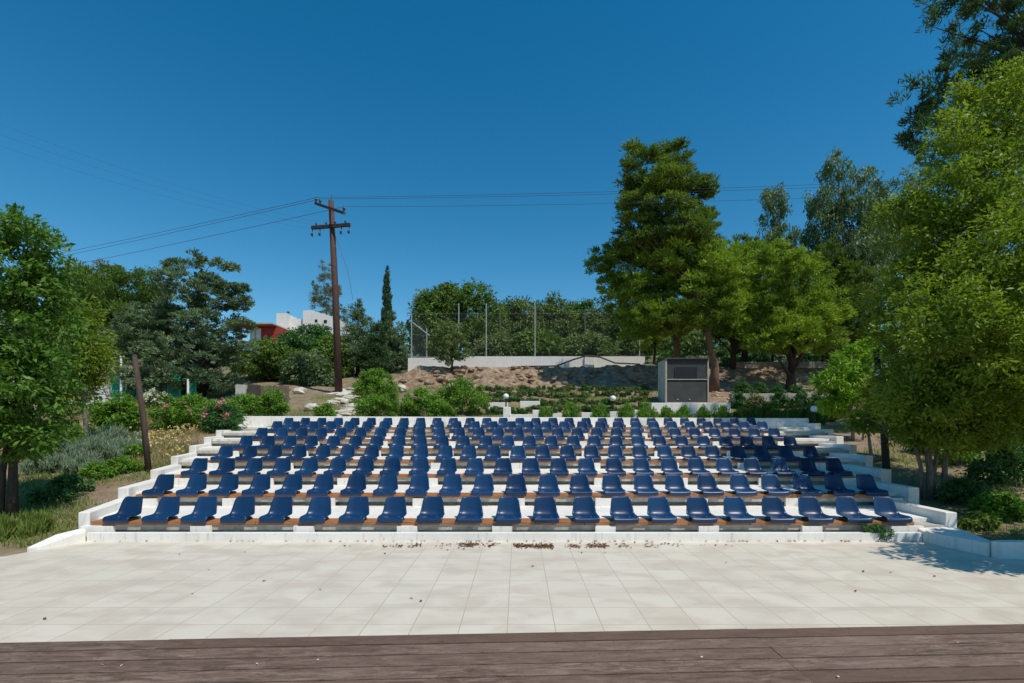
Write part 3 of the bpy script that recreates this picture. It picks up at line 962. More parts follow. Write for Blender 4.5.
# eucalypts against the sky
Y = 40
b = at(790, 350, Y); b.z = G(b.x, Y)
tree('eucalyptus_tree', 'slim airy grey green tree standing alone against the sky', 'tree', b,
     [lobe(772, 200, 11, 13, Y), lobe(770, 220, 9, 9, Y), lobe(783, 212, 6, 8, Y), lobe(780, 238, 15, 12, Y), lobe(796, 240, 7, 9, Y), lobe(770, 250, 9, 10, Y), lobe(790, 262, 14, 10, Y)],
     [b, at(784, 290, Y), at(780, 250, Y), at(772, 205, Y)], .17, M['l_euc'], M['b_pale'], 130, 60, .46, (0.27, 0.07), 'hang', 18, start=.4)
Y = 32
b = at(852, 372, Y); b.z = G(b.x, Y)
tree('eucalyptus_tree', 'tall grey green tree to the left of the right edge foliage', 'tree', b,
     [lobe(838, 172, 14, 16, Y), lobe(832, 200, 22, 17, Y), lobe(865, 186, 14, 13, Y), lobe(822, 228, 18, 16, Y), lobe(852, 220, 28, 18, Y), lobe(878, 205, 15, 15, Y), lobe(838, 255, 30, 18, Y), lobe(870, 250, 25, 20, Y), lobe(895, 235, 18, 20, Y), lobe(850, 285, 34, 16, Y)],
     [b, at(848, 310, Y), at(845, 250, Y), at(838, 175, Y)], .24, M['l_euc'], M['b_grey'], 430, 60, .44, (0.25, 0.075), 'hang', 30, start=.35)
Y = 45
b = at(905, 350, Y); b.z = G(b.x, Y)
tree('woodland_tree', 'grey green tree far behind the right edge foliage', 'tree', b,
     [lobe(905, 200, 26, 30, Y), lobe(930, 240, 30, 40, Y), lobe(890, 260, 28, 40, Y), lobe(960, 280, 40, 50, Y)],
     [b, b + Vector((0, 0, 5)), b + Vector((0, 0, 12))], .25, M['l_euc'], M['b_grey'], 260, 55, .8, (0.36, 0.12), 'broad', 12)

# near right multi-stemmed tree
Y = 9.6
b = at(932, 498, Y); b.z = G(b.x, Y)
lob = [lobe(1000, 105, 46, 36, Y, .3), lobe(972, 150, 40, 38, Y), lobe(1040, 170, 60, 60, Y), lobe(958, 200, 40, 38, Y, -.3), lobe(925, 245, 38, 40, Y), lobe(985, 240, 50, 48, Y, -.4), lobe(1040, 270, 60, 60, Y),
       lobe(912, 300, 40, 42, Y), lobe(965, 305, 50, 48, Y, -.5), lobe(1020, 340, 56, 55, Y), lobe(905, 215, 24, 18, Y, .2), lobe(930, 365, 44, 42, Y), lobe(985, 378, 48, 42, Y, -.3), lobe(1040, 395, 50, 30, Y), lobe(905, 350, 22, 30, Y, .3), lobe(935, 418, 40, 24, Y, -.3), lobe(905, 425, 24, 18, Y, -.2), lobe(965, 425, 34, 24, Y, -.3), lobe(915, 200, 14, 12, Y), lobe(1050, 330, 66, 62, Y, -1.6), lobe(938, 318, 36, 32, Y, -1.5), lobe(970, 345, 36, 32, Y, -1.6), lobe(1010, 260, 46, 44, Y, -1.4), lobe(1000, 420, 40, 18, Y, -.6)]
sp = [b - Vector((0, 0, .1)), at(930, 470, Y), at(926, 440, Y), at(940, 380, Y), at(965, 290, Y), at(985, 150, Y)]
lob += [lobe(925, 402, 36, 28, Y, -.9), lobe(965, 402, 38, 28, Y, -1.0), lobe(1005, 400, 36, 28, Y, -1.0), lobe(945, 432, 38, 14, Y, -.5), lobe(980, 436, 30, 12, Y, -.5)]
tree('multi_stemmed_tree', 'big leafy yellow green tree with several stems at the right edge', 'tree', b, lob, sp, .075, M['l_right'], M['b_grey'],
     1800, 74, .25, (0.092, 0.034), 'broad', 40, start=.5, lo=.3, hi=1.1,
     extra=[([b + Vector((.16, -.1, -.1)), at(945, 465, Y), at(950, 430, Y), at(985, 380, Y), at(1010, 300, Y)], .055),
            ([b + Vector((-.15, .1, -.1)), at(921, 468, Y), at(914, 440, Y), at(905, 395, Y), at(912, 320, Y)], .045),
            ([b + Vector((.05, .15, -.1)), at(936, 462, Y), at(940, 425, Y), at(925, 370, Y), at(930, 250, Y)], .045)])
# dark pine leaning in from the top right corner
Y = 14.5
b = Vector((17.5, Y, G(17.5, Y)))
lob = [lobe(985, 12, 44, 12, Y), lobe(950, 8, 26, 10, Y), lobe(1010, 40, 34, 14, Y), lobe(962, 62, 30, 13, Y), lobe(935, 82, 26, 12, Y), lobe(1000, 85, 40, 22, Y), lobe(912, 104, 20, 11, Y), lobe(945, 112, 34, 14, Y), lobe(925, 132, 24, 12, Y), lobe(960, 145, 34, 16, Y),
       lobe(925, 155, 14, 9, Y), lobe(1040, 90, 60, 60, Y), lobe(1080, 20, 70, 60, Y), lobe(990, -30, 60, 24, Y)]
tree('pine_tree', 'dark pine whose boughs lean in from the top right corner', 'tree', b, lob,
     [b, b + Vector((-.3, 0, 3)), b + Vector((-.7, 0, 6)), b + Vector((-1.4, 0, 10)), b + Vector((-2.2, 0, 13))], .3, M['l_darkpine'], M['b_dark'],
     480, 60, .30, (0.19, 0.055), 'pine', 50, flat=.7, start=.3, hi=1.12)
# lime sapling
Y = 15.5
b = at(853, 436, Y); b.z = G(b.x, Y)
tree('young_tree', 'lime green sapling with thin pale stems behind the terrace, right side', 'tree', b,
     [lobe(850, 362, 18, 16, Y), lobe(838, 382, 20, 14, Y), lobe(862, 386, 20, 18, Y), lobe(850, 404, 22, 12, Y), lobe(836, 405, 10, 8, Y), lobe(868, 350, 9, 12, Y)],
     [b, at(852, 410, Y), at(848, 385, Y), at(852, 355, Y)], .045, M['l_lime'], M['b_pale'], 190, 58, .24, (0.15, 0.04), 'broad', 20,
     extra=[([b + Vector((.3, 0, 0)), at(865, 410, Y), at(868, 380, Y)], .03)])
Y = 12.6
b = at(872, 458, Y); b.z = G(b.x, Y)
tree('young_tree', 'small leafy tree with slanting pale stems beside the dark lamp post', 'tree', b,
     [lobe(880, 400, 20, 18, Y), lobe(898, 412, 22, 18, Y), lobe(868, 420, 16, 12, Y), lobe(888, 385, 14, 12, Y)],
     [b, at(868, 430, Y), at(872, 410, Y), at(884, 385, Y)], .04, M['l_right'], M['b_pale'], 150, 55, .22, (0.12, 0.042), 'broad', 14,
     extra=[([b + Vector((.2, 0, 0)), at(890, 430, Y), at(900, 405, Y)], .03)])
# trees further back on the right, behind the near one
for (px, py, rx, ry, Yq, lab, mt) in ((985, 400, 46, 40, 19, 'shaded green tree behind the right edge tree', 'l_bush'),
                                      (905, 395, 30, 30, 20, 'dim green tree behind the dark lamp post', 'l_bushd'),
                                      (1030, 330, 60, 70, 17, 'dark leafy tree at the right edge behind the multi stemmed tree', 'l_bushd')):
    b = at(px, py + ry + 10, Yq); b.z = min(G(b.x, Yq), b.z)
    tree('garden_tree', lab, 'tree', b, [lobe(px, py, rx, ry, Yq), lobe(px - rx * .5, py + ry * .4, rx * .6, ry * .6, Yq), lobe(px + rx * .5, py - ry * .3, rx * .6, ry * .7, Yq)],
         [b, b + Vector((0, 0, 1)), b + Vector((.1, 0, 2.4))], .1, M[mt], M['b_grey'], 260, 55, .32, (0.16, 0.065), 'broad', 10)
# tree beside the stage that shades the right corner of the floor (out of frame)
b = Vector((8.9, 4.9, -0.07))
tree('broadleaf_tree', 'leafy tree right of the stage throwing the shade on the tiled floor', 'tree', b,
     [(7.25, 5.25, 2.6, 1.1, 0.75, .55), (8.3, 5.3, 2.9, 1.2, .8, .7), (8.9, 4.9, 3.2, 1.3, 1.2, 1.0), (9.8, 5.3, 2.9, 1.1, 1.1, .9)],
     [b, b + Vector((0, 0, 1.2)), b + Vector((.1, 0, 2.6))], .09, M['l_right'], M['b_grey'], 760, 62, .26, (0.12, 0.05), 'broad', 10)


# ------------------------------------------------------------------ shrubs and ground plants
def shrub(name, label, cat, px, Y, w, h, mat, nclump=40, per=55, leaf=(0.09, 0.035), style='broad', group=None, dx=0.0, kd=0.8, flowers=None, X=None, stems=5):
    x = X if X is not None else (px - CX) * Y / F
    b = Vector((x, Y, G(x, Y) - 0.02))
    t = thing(name, b, label, cat, group, 0)
    r = w / 2
    lob = [(0, 0, h * .55, r * .8, r * kd * .8, h * .45), (-r * .5, 0, h * .38, r * .5, r * kd * .6, h * .38), (r * .5, .05, h * .4, r * .5, r * kd * .6, h * .4), (dx, 0, h * .8, r * .4, r * kd * .4, h * .22)]
    cr = max(0.06, min(.22, 0.22 * min(w, h)))
    me, C = crown_mesh('foliage', lob, nclump, per, cr, leaf, style, 0.25, 1.05)
    put('foliage', me, mat, t)
    mb = MB()
    for q in range(stems):
        e = Vector(C[random.randrange(len(C))])
        mb.tube([(random.uniform(-.06, .06), random.uniform(-.06, .06), 0), e * .5 + Vector((0, 0, h * .08)), e], [.014, .01, .004], 5, cap=False)
    put('stems', mb.mesh('stems'), M['b_grey'], t)
    if flowers:
        fm, cnt = flowers
        order = np.argsort(C[:, 1] - .6 * C[:, 2])
        for q in RNG.choice(order[:int(len(C) * .4)], size=min(cnt, int(len(C) * .4)), replace=False):
            P = C[q][None, :] + np.array([0, -.13, .10]) + RNG.normal(size=(26, 3)) * .04
            V, Q = leaf_quads(P, rand_dir(len(P)), rand_dir(len(P)) + np.array([0, 0, .6]), np.full(len(P), .07), np.full(len(P), .06))
            put('flower_cluster', mesh_np('flower_cluster', V, Q), fm, t)
    return t


def pxw(p, Y):
    return p * Y / F


# left side
shrub('bush', 'round bright green bush in front of the white garden wall, left of the leaning post', 'bush', 115, 17.0, pxw(44, 17), 1.42, M['l_bush'], 120, 60, (0.12, 0.045))
shrub('oleander_bush', 'large green oleander bush with pink flowers beside the terrace steps', 'bush', 192, 18.0, pxw(74, 18), 1.2, M['l_bush'], 170, 60, (0.14, 0.035), flowers=(M['pink'], 5))
shrub('oleander_bush', 'oleander with pink flowers at the top left end of the terrace', 'bush', 222, 17.0, pxw(38, 17), 1.0, M['l_bushd'], 90, 60, (0.13, 0.035), flowers=(M['pink'], 12))
shrub('bush', 'green bush right of the oleanders, behind the back wall', 'bush', 243, 20.0, pxw(34, 20), 1.15, M['l_bush'], 80, 60, (0.12, 0.04))
shrub('bush', 'leafy green bush in front of the grey board fence, behind the back wall', 'bush', 272, 20.5, pxw(34, 20), 1.15, M['l_bush'], 80, 60, (0.12, 0.04))
shrub('flowering_bush', 'pale bush with cream flowers between the green gate and the oleander', 'bush', 158, 22.5, pxw(30, 22), .75, M['l_olive'], 50, 55, (0.10, 0.035), flowers=(M['cream'], 22))
shrub('bush', 'small round green bush on the stone path', 'bush', 325, 19.8, pxw(20, 19.8), .75, M['l_bush'], 50, 55, (0.10, 0.035))
shrub('bush', 'tall bright green bush right of the stone path', 'bush', 376, 23.0, pxw(44, 23), 1.6, M['l_bush'], 120, 60, (0.13, 0.045))
shrub('bush', 'green bush in front of the tall path side bush', 'bush', 378, 20.0, pxw(46, 20), 1.0, M['l_bush'], 90, 60, (0.12, 0.04))
shrub('bush', 'green bush left of the largest hedge bush behind the back wall', 'bush', 420, 20.3, pxw(46, 20), 1.2, M['l_bush'], 100, 60, (0.12, 0.04))
shrub('bush', 'largest hedge bush below the small olive tree', 'bush', 462, 21.0, pxw(52, 21), 1.55, M['l_bush'], 130, 60, (0.12, 0.04))
shrub('bush', 'low green bush in the gap between the two hedge bushes', 'bush', 441, 19.6, pxw(30, 20), .8, M['l_bush'], 60, 55, (0.11, 0.04))
# sage and small bushes on the left slope
for q, (px, Yq, w, h, lab) in enumerate(((72, 13.0, 1.7, .7, 'silvery sage bush right of the left tree trunks'), (98, 12.6, 1.3, .55, 'silvery sage bush nearest the leaning post'),
                                         (36, 13.0, 1.0, .65, 'silvery sage bush close behind the left tree trunks'), (112, 14.8, 1.6, .55, 'silvery sage bush highest on the left slope'), (8, 14.0, 1.2, .8, 'silvery sage bush at the left edge behind the tree'),
                                         (52, 11.6, 1.2, .45, 'low silvery sage bush lowest on the left slope'), (128, 13.6, 1.0, .4, 'small silvery sage bush right behind the leaning post'), (84, 11.3, .9, .4, 'small silvery sage bush below the larger sage bushes'))):
    shrub('sage_bush', lab, 'sage bush', px, Yq, w, h, M['l_sage'], 110, 60, (0.11, 0.018), 'up', 'sage bushes on the left slope')
for px, Yq, w, h, lab in ((118, 11.4, .95, .42, 'low bright green bush at the foot of the leaning post'), (98, 11.0, .6, .35, 'small green bush left of the post foot by the lower steps'),
                          (135, 13.2, .6, .35, 'small green bush behind the leaning post')):
    shrub('low_bush', lab, 'bush', px, Yq, w, h, M['l_bush'], 60, 55, (0.07, 0.035), group='low bushes on the left slope')
for px, Yq, w, h, lab in ((70, 10.0, .9, .35, 'dark low bush in the shade of the left tree'), (50, 9.2, .8, .3, 'dark creeping bush beside the left tree trunks')):
    shrub('low_bush', lab, 'bush', px, Yq, w, h, M['l_bushd'], 50, 55, (0.06, 0.03), group='low bushes on the left slope')
for px, Yq, w, h, lab in ((8, 7.5, .7, .32, 'grassy green tuft at the left tile edge, touching the photo border'), (34, 7.7, .6, .3, 'grassy green tuft beside the white wing wall'),):
    shrub('grass_tuft', lab, 'grass tuft', px, Yq, w, h, M['l_grass'], 40, 50, (0.16, 0.014), 'up', stems=2)
# behind the back wall, middle: one row of small shrubs
row = [(546, .42, .55), (570, .52, .7), (601, .5, .62), (626, .55, .72), (646, .62, .74), (667, .48, .58), (683, .5, .6), (703, .46, .56), (722, .55, .62)]
WH = ['leftmost in the row', 'second from the left in the row', 'third from the left in the row', 'fourth from the left in the row', 'tallest in the row', 'below the left booth corner in the row',
      'under the booth window in the row', 'under the right half of the booth in the row', 'rightmost in the row']
for q, (px, w, h) in enumerate(row):
    shrub('planted_shrub', 'small green shrub behind back wall, ' + WH[q], 'shrub', px, 19.0, w * 1.25, h * 1.1, M['l_bush'], 44, 50, (0.10, 0.03), 'up', 'row of planted shrubs behind the back wall')
# low cover on the slope below the bank
for q in range(64):
    px = 490 + (q % 16) * 10.2 + random.uniform(-3, 3)
    Yq = 21.4 + (q // 16) * 1.9 + random.uniform(-.5, .5)
    o = shrub('ground_shrub', 'low dark green shrub planted on the slope below the earth bank', 'shrub', px, Yq, random.uniform(.6, 1.0), random.uniform(.22, .36), M['l_olive'] if q % 3 else M['l_bushd'], 26, 45, (0.10, 0.03), 'broad', 'low shrubs planted on the slope below the bank', stems=2)
# strap-leaved hedge on the right behind the back wall
SL = ['leftmost clump', 'second clump from the left', 'third clump from the left', 'fourth clump from the left', 'fifth clump from the left', 'fourth clump from the right', 'third clump from the right', 'second clump from the right', 'rightmost clump']
for q in range(9):
    px = 741 + q * 12.5
    shrub('strap_leaf_plant', 'upright strap leaved plant in the hedge right of the booth, ' + SL[q], 'plant', px, 19.4 + (q % 3) * .35, .85, random.uniform(.5, .72), M['l_strap'], 34, 44, (0.24, 0.03), 'up', 'strap leaved plants in the hedge', stems=2)
for q, (px, py, lab) in enumerate(((742, 25.0, 'dark shrub on the planter wall, leftmost right of the booth'), (759, 25.0, 'dark shrub on the planter wall, second right of the booth'), (778, 25.0, 'dark shrub on the planter wall below the thick pine'), (797, 25.0, 'dark shrub on the planter wall, fourth right of the booth'),
                                   (738, 22.3, 'dark shrub in front of the planter wall, leftmost'), (757, 22.3, 'brownish shrub in front of the planter wall, second'), (779, 22.3, 'dark shrub in front of the planter wall, third'), (800, 22.3, 'dark shrub in front of the planter wall, fourth'), (820, 22.5, 'dark shrub in front of the planter wall, rightmost'))):
    shrub('planter_shrub', lab, 'shrub', px, py, .85, .7, M['l_bushd'] if q != 5 else M['l_brown'], 40, 50, (0.11, 0.045), group='dark shrubs by the planter wall', stems=3)
# right-hand slope
RS = [(930, 13.6, .9, .7, 'l_bushd', 'dark bush up the slope right of the dark lamp post'), (965, 9.2, 1.0, .45, 'l_bushd', 'dark low bush in front of the tree stems at right'), (1000, 8.4, .9, .42, 'l_bush', 'green bush next to the low white wall'),
      (1005, 10.5, 1.3, .8, 'l_bushd', 'larger dark bush at the right edge'), (960, 12.5, 1.2, .9, 'l_bush', 'green bush behind the tree stems'), (1000, 14.5, 1.6, 1.0, 'l_bush', 'sunlit bush further up the right slope'), (918, 15.5, 1.3, 1.0, 'l_bushd', 'dark bush between the sapling and the big tree'),
      (940, 18.0, 1.7, 1.2, 'l_bush', 'green bush high on the right slope'), (1018, 12.3, 1.1, .8, 'l_bushd', 'shaded bush touching the right border'), (830, 20.5, 1.3, .7, 'l_bushd', 'dark bush at the right end of the hedge'), (980, 7.9, .5, .25, 'l_grass', 'tiny green tuft behind the low white wall')]
for px, Yq, w, h, mt, lab in RS:
    shrub('slope_bush', lab, 'bush', px, Yq, w, h, M[mt], 75, 55, (0.085, 0.04), group='bushes on the right slope')
# weed growing at the kerb
xw = (876 - CX) * 7.3 / F
wd = thing('weed', (xw, 7.37, 0.125), 'green weed sprouting from the kerb under the right front seats', 'weed')
me, C = crown_mesh('foliage', [(0, -.02, .06, .16, .06, .07), (.12, -.06, -.0, .1, .05, .08)], 26, 30, .05, (.045, .018), 'broad')
put('foliage', me, M['l_bushd'], wd)

# grasses: uncountable, one object each
def blades(name, pts, mat, L, W, lean=.35):
    n = len(pts)
    ax = RNG.normal(size=(n, 3)) * lean + np.array([0, 0, 1.0])
    l = L * (0.5 + RNG.random(n))
    pos = pts + unit(ax) * (l * .5)[:, None]
    V, Q = leaf_quads(pos, ax, rand_dir(n) * np.array([1, 1, .2]), l, np.full(n, W))
    return tag(put(name, mesh_np(name, V, Q), mat), kind='stuff')


def scatter(n, x0, x1, y0, y1, test=None, thr=None):
    x = RNG.uniform(x0, x1, n)
    y = RNG.uniform(y0, y1, n)
    if thr is not None:
        f = np.sin(x * 1.3 + 2.1 * np.sin(y * .7)) + np.sin(y * 1.9 + 1.5 * np.sin(x * .9)) + RNG.normal(size=n) * .5
        k = f > thr
        x, y = x[k], y[k]
    k = np.ones(len(x), bool) if test is None else test(x, y)
    x, y = x[k], y[k]
    return np.stack([x, y, gz(x, y) - .01], axis=1)


out_l = lambda x, y: x < -(6.75 + .37 * (y - 7.5))
out_r = lambda x, y: x > (6.75 + .37 * (y - 7.5))
p1 = scatter(60000, -19, -7, 12.0, 24, out_l, -.7)
tag(blades('dry_meadow_grass', p1, M['l_dry'], .16, .016, .6), 'straw yellow dry grass covering the slope left of the terrace', 'grass')
p2 = np.concatenate([scatter(34000, -16, -6.7, 7.0, 15, out_l, -.15), scatter(30000, -18, -7, 12, 26, out_l, .5), scatter(40000, 6.8, 20, 6.6, 20, out_r, .4), scatter(40000, -10, 8, 18.5, 28.5, None, -.2)])
tag(blades('green_grass', p2, M['l_grass'], .13, .014, .5), 'sparse green grass and weeds on the slopes', 'grass')
n = 1700
x = RNG.uniform(-16, -8.3, n); y = RNG.uniform(12.5, 18.5, n)
kf = out_l(x, y) & (np.sin(x * 2.1) + np.sin(y * 1.7 + x) + RNG.normal(size=n) * .6 > .1)
x, y = x[kf], y[kf]
P = np.stack([x, y, gz(x, y) + RNG.uniform(.12, .3, len(x))], axis=1)
P = np.repeat(P, 4, axis=0) + RNG.normal(size=(len(P) * 4, 3)) * .025
V, Q = leaf_quads(P, rand_dir(len(P)), np.array([0, -.4, 1.0]) + rand_dir(len(P)) * .4, np.full(len(P), .055), np.full(len(P), .045))
tag(put('meadow_flowers', mesh_np('meadow_flowers', V, Q), mat_leaf('yellow_flower', (0.42, 0.32, 0.12), (0.58, 0.48, 0.25), None, .2)), 'small straw yellow flower heads over the slope left of the terrace', 'flowers', kind='stuff')
# fallen leaves
n = 1500
x = RNG.normal(0.25, .95, n); y = 7.03 + RNG.normal(0, .07, n) - .05 * np.sin(x * 2.3)
far = RNG.random(n) < .018
x = np.where(far, RNG.uniform(-4.5, 5.5, n), x); y = np.where(far, RNG.uniform(4.2, 7.28, n), y)
edge_l = RNG.random(n) < .05
x = np.where(edge_l, RNG.uniform(-6.2, 5.8, n), x); y = np.where(edge_l, 7.285 + RNG.normal(0, .012, n), y)
clump = np.sin(x * 7) + np.sin(x * 17 + 1) + RNG.normal(size=n) * .7
kk = (clump > .2) | far | edge_l
x, y = x[kk], np.minimum(y[kk], 7.295)
P = np.stack([x, y, np.full(len(x), .010)], axis=1)
V, Q = leaf_quads(P, rand_dir(len(P)) * np.array([1, 1, .2]), np.array([0, 0, 1.0]) + rand_dir(len(P)) * .5, np.full(len(P), .045), np.full(len(P), .026))
tag(put('fallen_leaves', mesh_np('fallen_leaves', V, Q), M['deadleaf']), 'scattered brown fallen leaves on the tiles along the kerb', 'leaves', kind='stuff')
n = 16
P = np.stack([RNG.uniform(-3.4, 3.6, n), RNG.uniform(2.45, 3.15, n), np.full(n, .357)], axis=1)
V, Q = leaf_quads(P, rand_dir(n) * np.array([1, 1, .1]), np.array([0, 0, 1.0]) + rand_dir(n) * .3, np.full(n, .022), np.full(n, .014))
tag(put('deck_litter', mesh_np('deck_litter', V, Q), M['cream']), 'small pale bits of litter on the wooden stage boards', 'litter', kind='stuff')


# ------------------------------------------------------------------ stones
def rock_mb(mb, c, r, seed):
    rr = random.Random(seed)
    m0 = MB().ball((0, 0, 0), 1, 9, 6)
    v = [(c[0] + p[0] * r[0] * rr.uniform(.75, 1.15), c[1] + p[1] * r[1] * rr.uniform(.75, 1.15), c[2] + p[2] * r[2] * rr.uniform(.75, 1.1)) for p in m0.v]
    mb.add(v, m0.f)


mb = MB()
for q in range(30):
    t = q / 29
    xx = -6.75 - 2.55 * t + random.uniform(-.75, .75) * (1 - .4 * t)
    yy = 18.9 + 8.6 * t
    rock_mb(mb, (xx, yy, G(xx, yy) + .01), (random.uniform(.25, .62), random.uniform(.2, .42), random.uniform(.06, .16)), q)
tag(mb.build('stone_path', M['stone']), kind='structure')
mb = MB()
for q in range(240):
    xx = random.uniform(-7, 28)
    yy = random.uniform(28.6, 31.6) if xx < 8.5 else random.uniform(24.6, 31.5)
    r = random.uniform(.05, .2) * (1.4 if random.random() < .15 else 1)
    rock_mb(mb, (xx, yy, G(xx, yy) + .02), (r * 1.3, r, r * .7), 1000 + q)
tag(mb.build('rubble', M['bank']), 'loose stones and clods strewn over the earth bank', 'rubble', kind='stuff')
STN = [('pale boulder beside the stone path, lower left of the power pole', 312, 22, .35), ('pale stone above the boulder by the path', 300, 26, .4), ('pale stone at the foot of the white court wall, left end', 401, 27, .4)]
for lab, px, Yq, r in STN:
    mb = MB()
    xx = (px - CX) * Yq / F
    rock_mb(mb, (0, 0, r * .3), (r, r * .8, r * .6), px)
    o = mb.build('boulder', M['stone'])
    o.location = (xx, Yq, G(xx, Yq))
    tag(o, lab, 'stone')
# white edging blocks behind the back wall
EB = [(507, 19.6, .30, .42, 'tall white block below the left globe lamp'), (521, 19.5, .9, .14, 'long white edging block right of the tall white block'), (536, 20.2, .3, .2, 'short white edging block, second right of the tall block'), (555, 19.6, .5, .16, 'white edging block between the two leftmost planted shrubs'),
      (588, 19.6, .55, .2, 'white edging block between the second and third planted shrubs'), (614, 19.6, .35, .24, 'white edging block between the third and fourth planted shrubs'), (636, 19.6, .4, .3, 'white edging block left of the tallest planted shrub'),
      (498, 22.2, .9, .12, 'white edging block higher on the slope, left'), (530, 22.6, .9, .10, 'white edging block higher on the slope, below the earth bank')]
for px, Yq, w, h, lab in EB:
    xx = (px - CX) * Yq / F
    o = MB().box(-w / 2, w / 2, -.1, .1, -.3, h + .1).build('edging_block', M['white'], bevel=.02)
    o.location = (xx, Yq, G(xx, Yq) + .06)
    o.rotation_euler = (0, 0, random.uniform(-.1, .1))
    tag(o, lab, 'block', 'white edging blocks behind the back wall')

# ------------------------------------------------------------------ utility pole and wires
Y = 26
pb = at(339, 384, Y); pb.z = G(pb.x, Y)
ptop = at(331, 201, Y)
up = thing('utility_pole', pb, 'tall wooden power pole with two crossarms', 'utility pole')


def rel(p, q=None):
    return Vector(p) - (q or pb)


MB().tube([rel(pb) - Vector((0, 0, .3)), rel(pb).lerp(rel(ptop), .5) + Vector((.03, 0, 0)), rel(ptop)], [.20, .165, .135], 12).build('pole', M['pole'], up, True)


def beam(a, b, w, h):
    a, b = Vector(a), Vector(b)
    d = (b - a).normalized()
    s = d.cross(Vector((0, 0, 1))).normalized() * w / 2
    u = Vector((0, 0, h / 2))
    v = [a - s - u, b - s - u, b + s - u, a + s - u, a - s + u, b - s + u, b + s + u, a + s + u]
    return MB().add(v, [(0, 3, 2, 1), (4, 5, 6, 7), (0, 1, 5, 4), (1, 2, 6, 5), (2, 3, 7, 6), (3, 0, 4, 7)])


ua, ub = at(316.5, 204.5, Y + 1.2), at(345.5, 214.5, Y - 1.2)
la, lb = at(313, 229, Y + .3), at(351, 226, Y - .3)
ctop = (ptop - pb).normalized()
u1 = beam(rel(ua) + Vector((0, -.14, 0)), rel(ub) + Vector((0, -.14, 0)), .11, .15).build('crossarm', M['pole'], up)
l1 = beam(rel(la) + Vector((0, -.16, 0)), rel(lb) + Vector((0, -.16, 0)), .12, .17).build('crossarm', M['blackpole'], up)
ends_top = []
for t, o_, arm, a, b in ((.02, .0, u1, ua, ub), (.17, .0, u1, ua, ub), (.98, 0, u1, ua, ub)):
    p = rel(a.lerp(b, t)) + Vector((0, -.14, .075))
    MB().tube([p, p + Vector((0, 0, .06)), p + Vector((0, 0, .10)), p + Vector((0, 0, .16)), p + Vector((0, 0, .2)), p + Vector((0, 0, .26))], [.03, .03, .075, .075, .05, .03], 10).build('insulator', M['insul'], arm, True)
    ends_top.append(p + pb + Vector((0, 0, .24)))
ends_low = []
for t in (.02, .22, .78, .98):
    p = rel(la.lerp(lb, t)) + Vector((0, -.16, -.09))
    MB().tube([p, p - Vector((0, 0, .16)), p - Vector((0.03, 0, .20)), p - Vector((0.03, 0, .30)), p - Vector((.0, 0, .36))], [.02, .02, .06, .06, .03], 8).build('insulator', M['insul'], l1, True)
    ends_low.append(p + pb - Vector((0, 0, .3)))
for t in (.12, .38, .62, .88):
    p = rel(la.lerp(lb, t)) + Vector((0, -.16, .085))
    MB().tube([p, p + Vector((0, 0, .05)), p + Vector((0, 0, .07)), p + Vector((0, 0, .15))], [.02, .02, .055, .04], 8).build('insulator', M['insul'], l1, True)
MB().tube([rel(ptop.lerp(pb, .16)) + Vector((.13, -.14, 0)), rel(at(347, 268, Y - .5)), rel(at(349.5, 280, Y - .6)), rel(at(353, 300, Y - .8))], [.012, .012, .012, .012], 5).build('drop_cable', M['wire'], up)
MB().tube([rel(ptop), rel(ptop) + Vector((0.05, 0, .35))], [.02, .015], 6).build('pole_spike', M['wire'], up)


def wire(a, b, sag, r, label, n=28):
    a, b = Vector(a), Vector(b)
    pts = []
    for q in range(n + 1):
        t = q / n
        p = a.lerp(b, t)
        p.z -= sag * 4 * t * (1 - t)
        pts.append(p)
    mb = MB().tube([p - a for p in pts], r, 5, cap=False)
    o = mb.build('power_line', M['wire'])
    o.location = a
    return tag(o, label, 'wire', 'power lines on the wooden pole')


wire(ends_top[0], at(-330, 312, 60), 1.0, .011, 'top power line running down left from the pole, upper of three')
wire(ends_top[1], at(-330, 318, 61), 1.0, .011, 'power line running down left from the pole, middle of three')
wire(ends_top[2], at(-330, 326, 62), 1.0, .011, 'power line running down left from the pole, lowest of three')
wire(ends_top[0], at(1500, 146, 24), .45, .0085, 'power line running right from the pole across the big pine, upper of three')
wire(ends_top[1], at(1500, 149, 25), .5, .0085, 'power line running right from the pole across the big pine, middle of three')
wire(ends_top[2], at(1500, 160, 23), .5, .0085, 'power line running right from the pole across the big pine, lowest of three')
for dy, lab in ((0, 'faint power line crossing the upper left sky, highest of three'), (17, 'faint power line crossing the upper left sky, middle of three'), (36, 'faint power line crossing the upper left sky, lowest of three')):
    wire(at(318 + dy * .1, 222 + dy * .25, Y), at(-330, -20 + dy, 17), .9, .0035, lab)

# leaning wooden post on the left, dark lamp post on the right
Y = 11.6
a = at(149.5, 480, Y); a.z = G(a.x, Y); t_ = at(134.5, 356, Y)
lp = thing('wooden_post', a, 'leaning bare wooden post beside the left terrace steps', 'post')
MB().tube([(0, 0, -.2), (t_ - a) * .5 + Vector((.02, 0, 0)), t_ - a], [.068, .06, .052], 9).build('shaft', M['post'], lp, True)
MB().tube([t_ - a, t_ - a + Vector((0, 0, .03))], [.056, .045], 9).build('cap', M['post'], lp)
Y = 10.6
a = at(888, 480, Y); a.z = G(a.x, Y); t_ = at(876, 349, Y)
lp = thing('lamp_post', a, 'dark leaning wooden lamp post with a white lamp, right of the terrace', 'lamp post')
MB().tube([(0, 0, -.2), (t_ - a) * .5 + Vector((.02, 0, 0)), t_ - a], [.075, .065, .055], 10).build('shaft', M['blackpole'], lp, True)
lm = at(880, 373, Y - .16) - a
MB().ball(lm, .085).build('lamp_globe', M['globe'], lp, True)
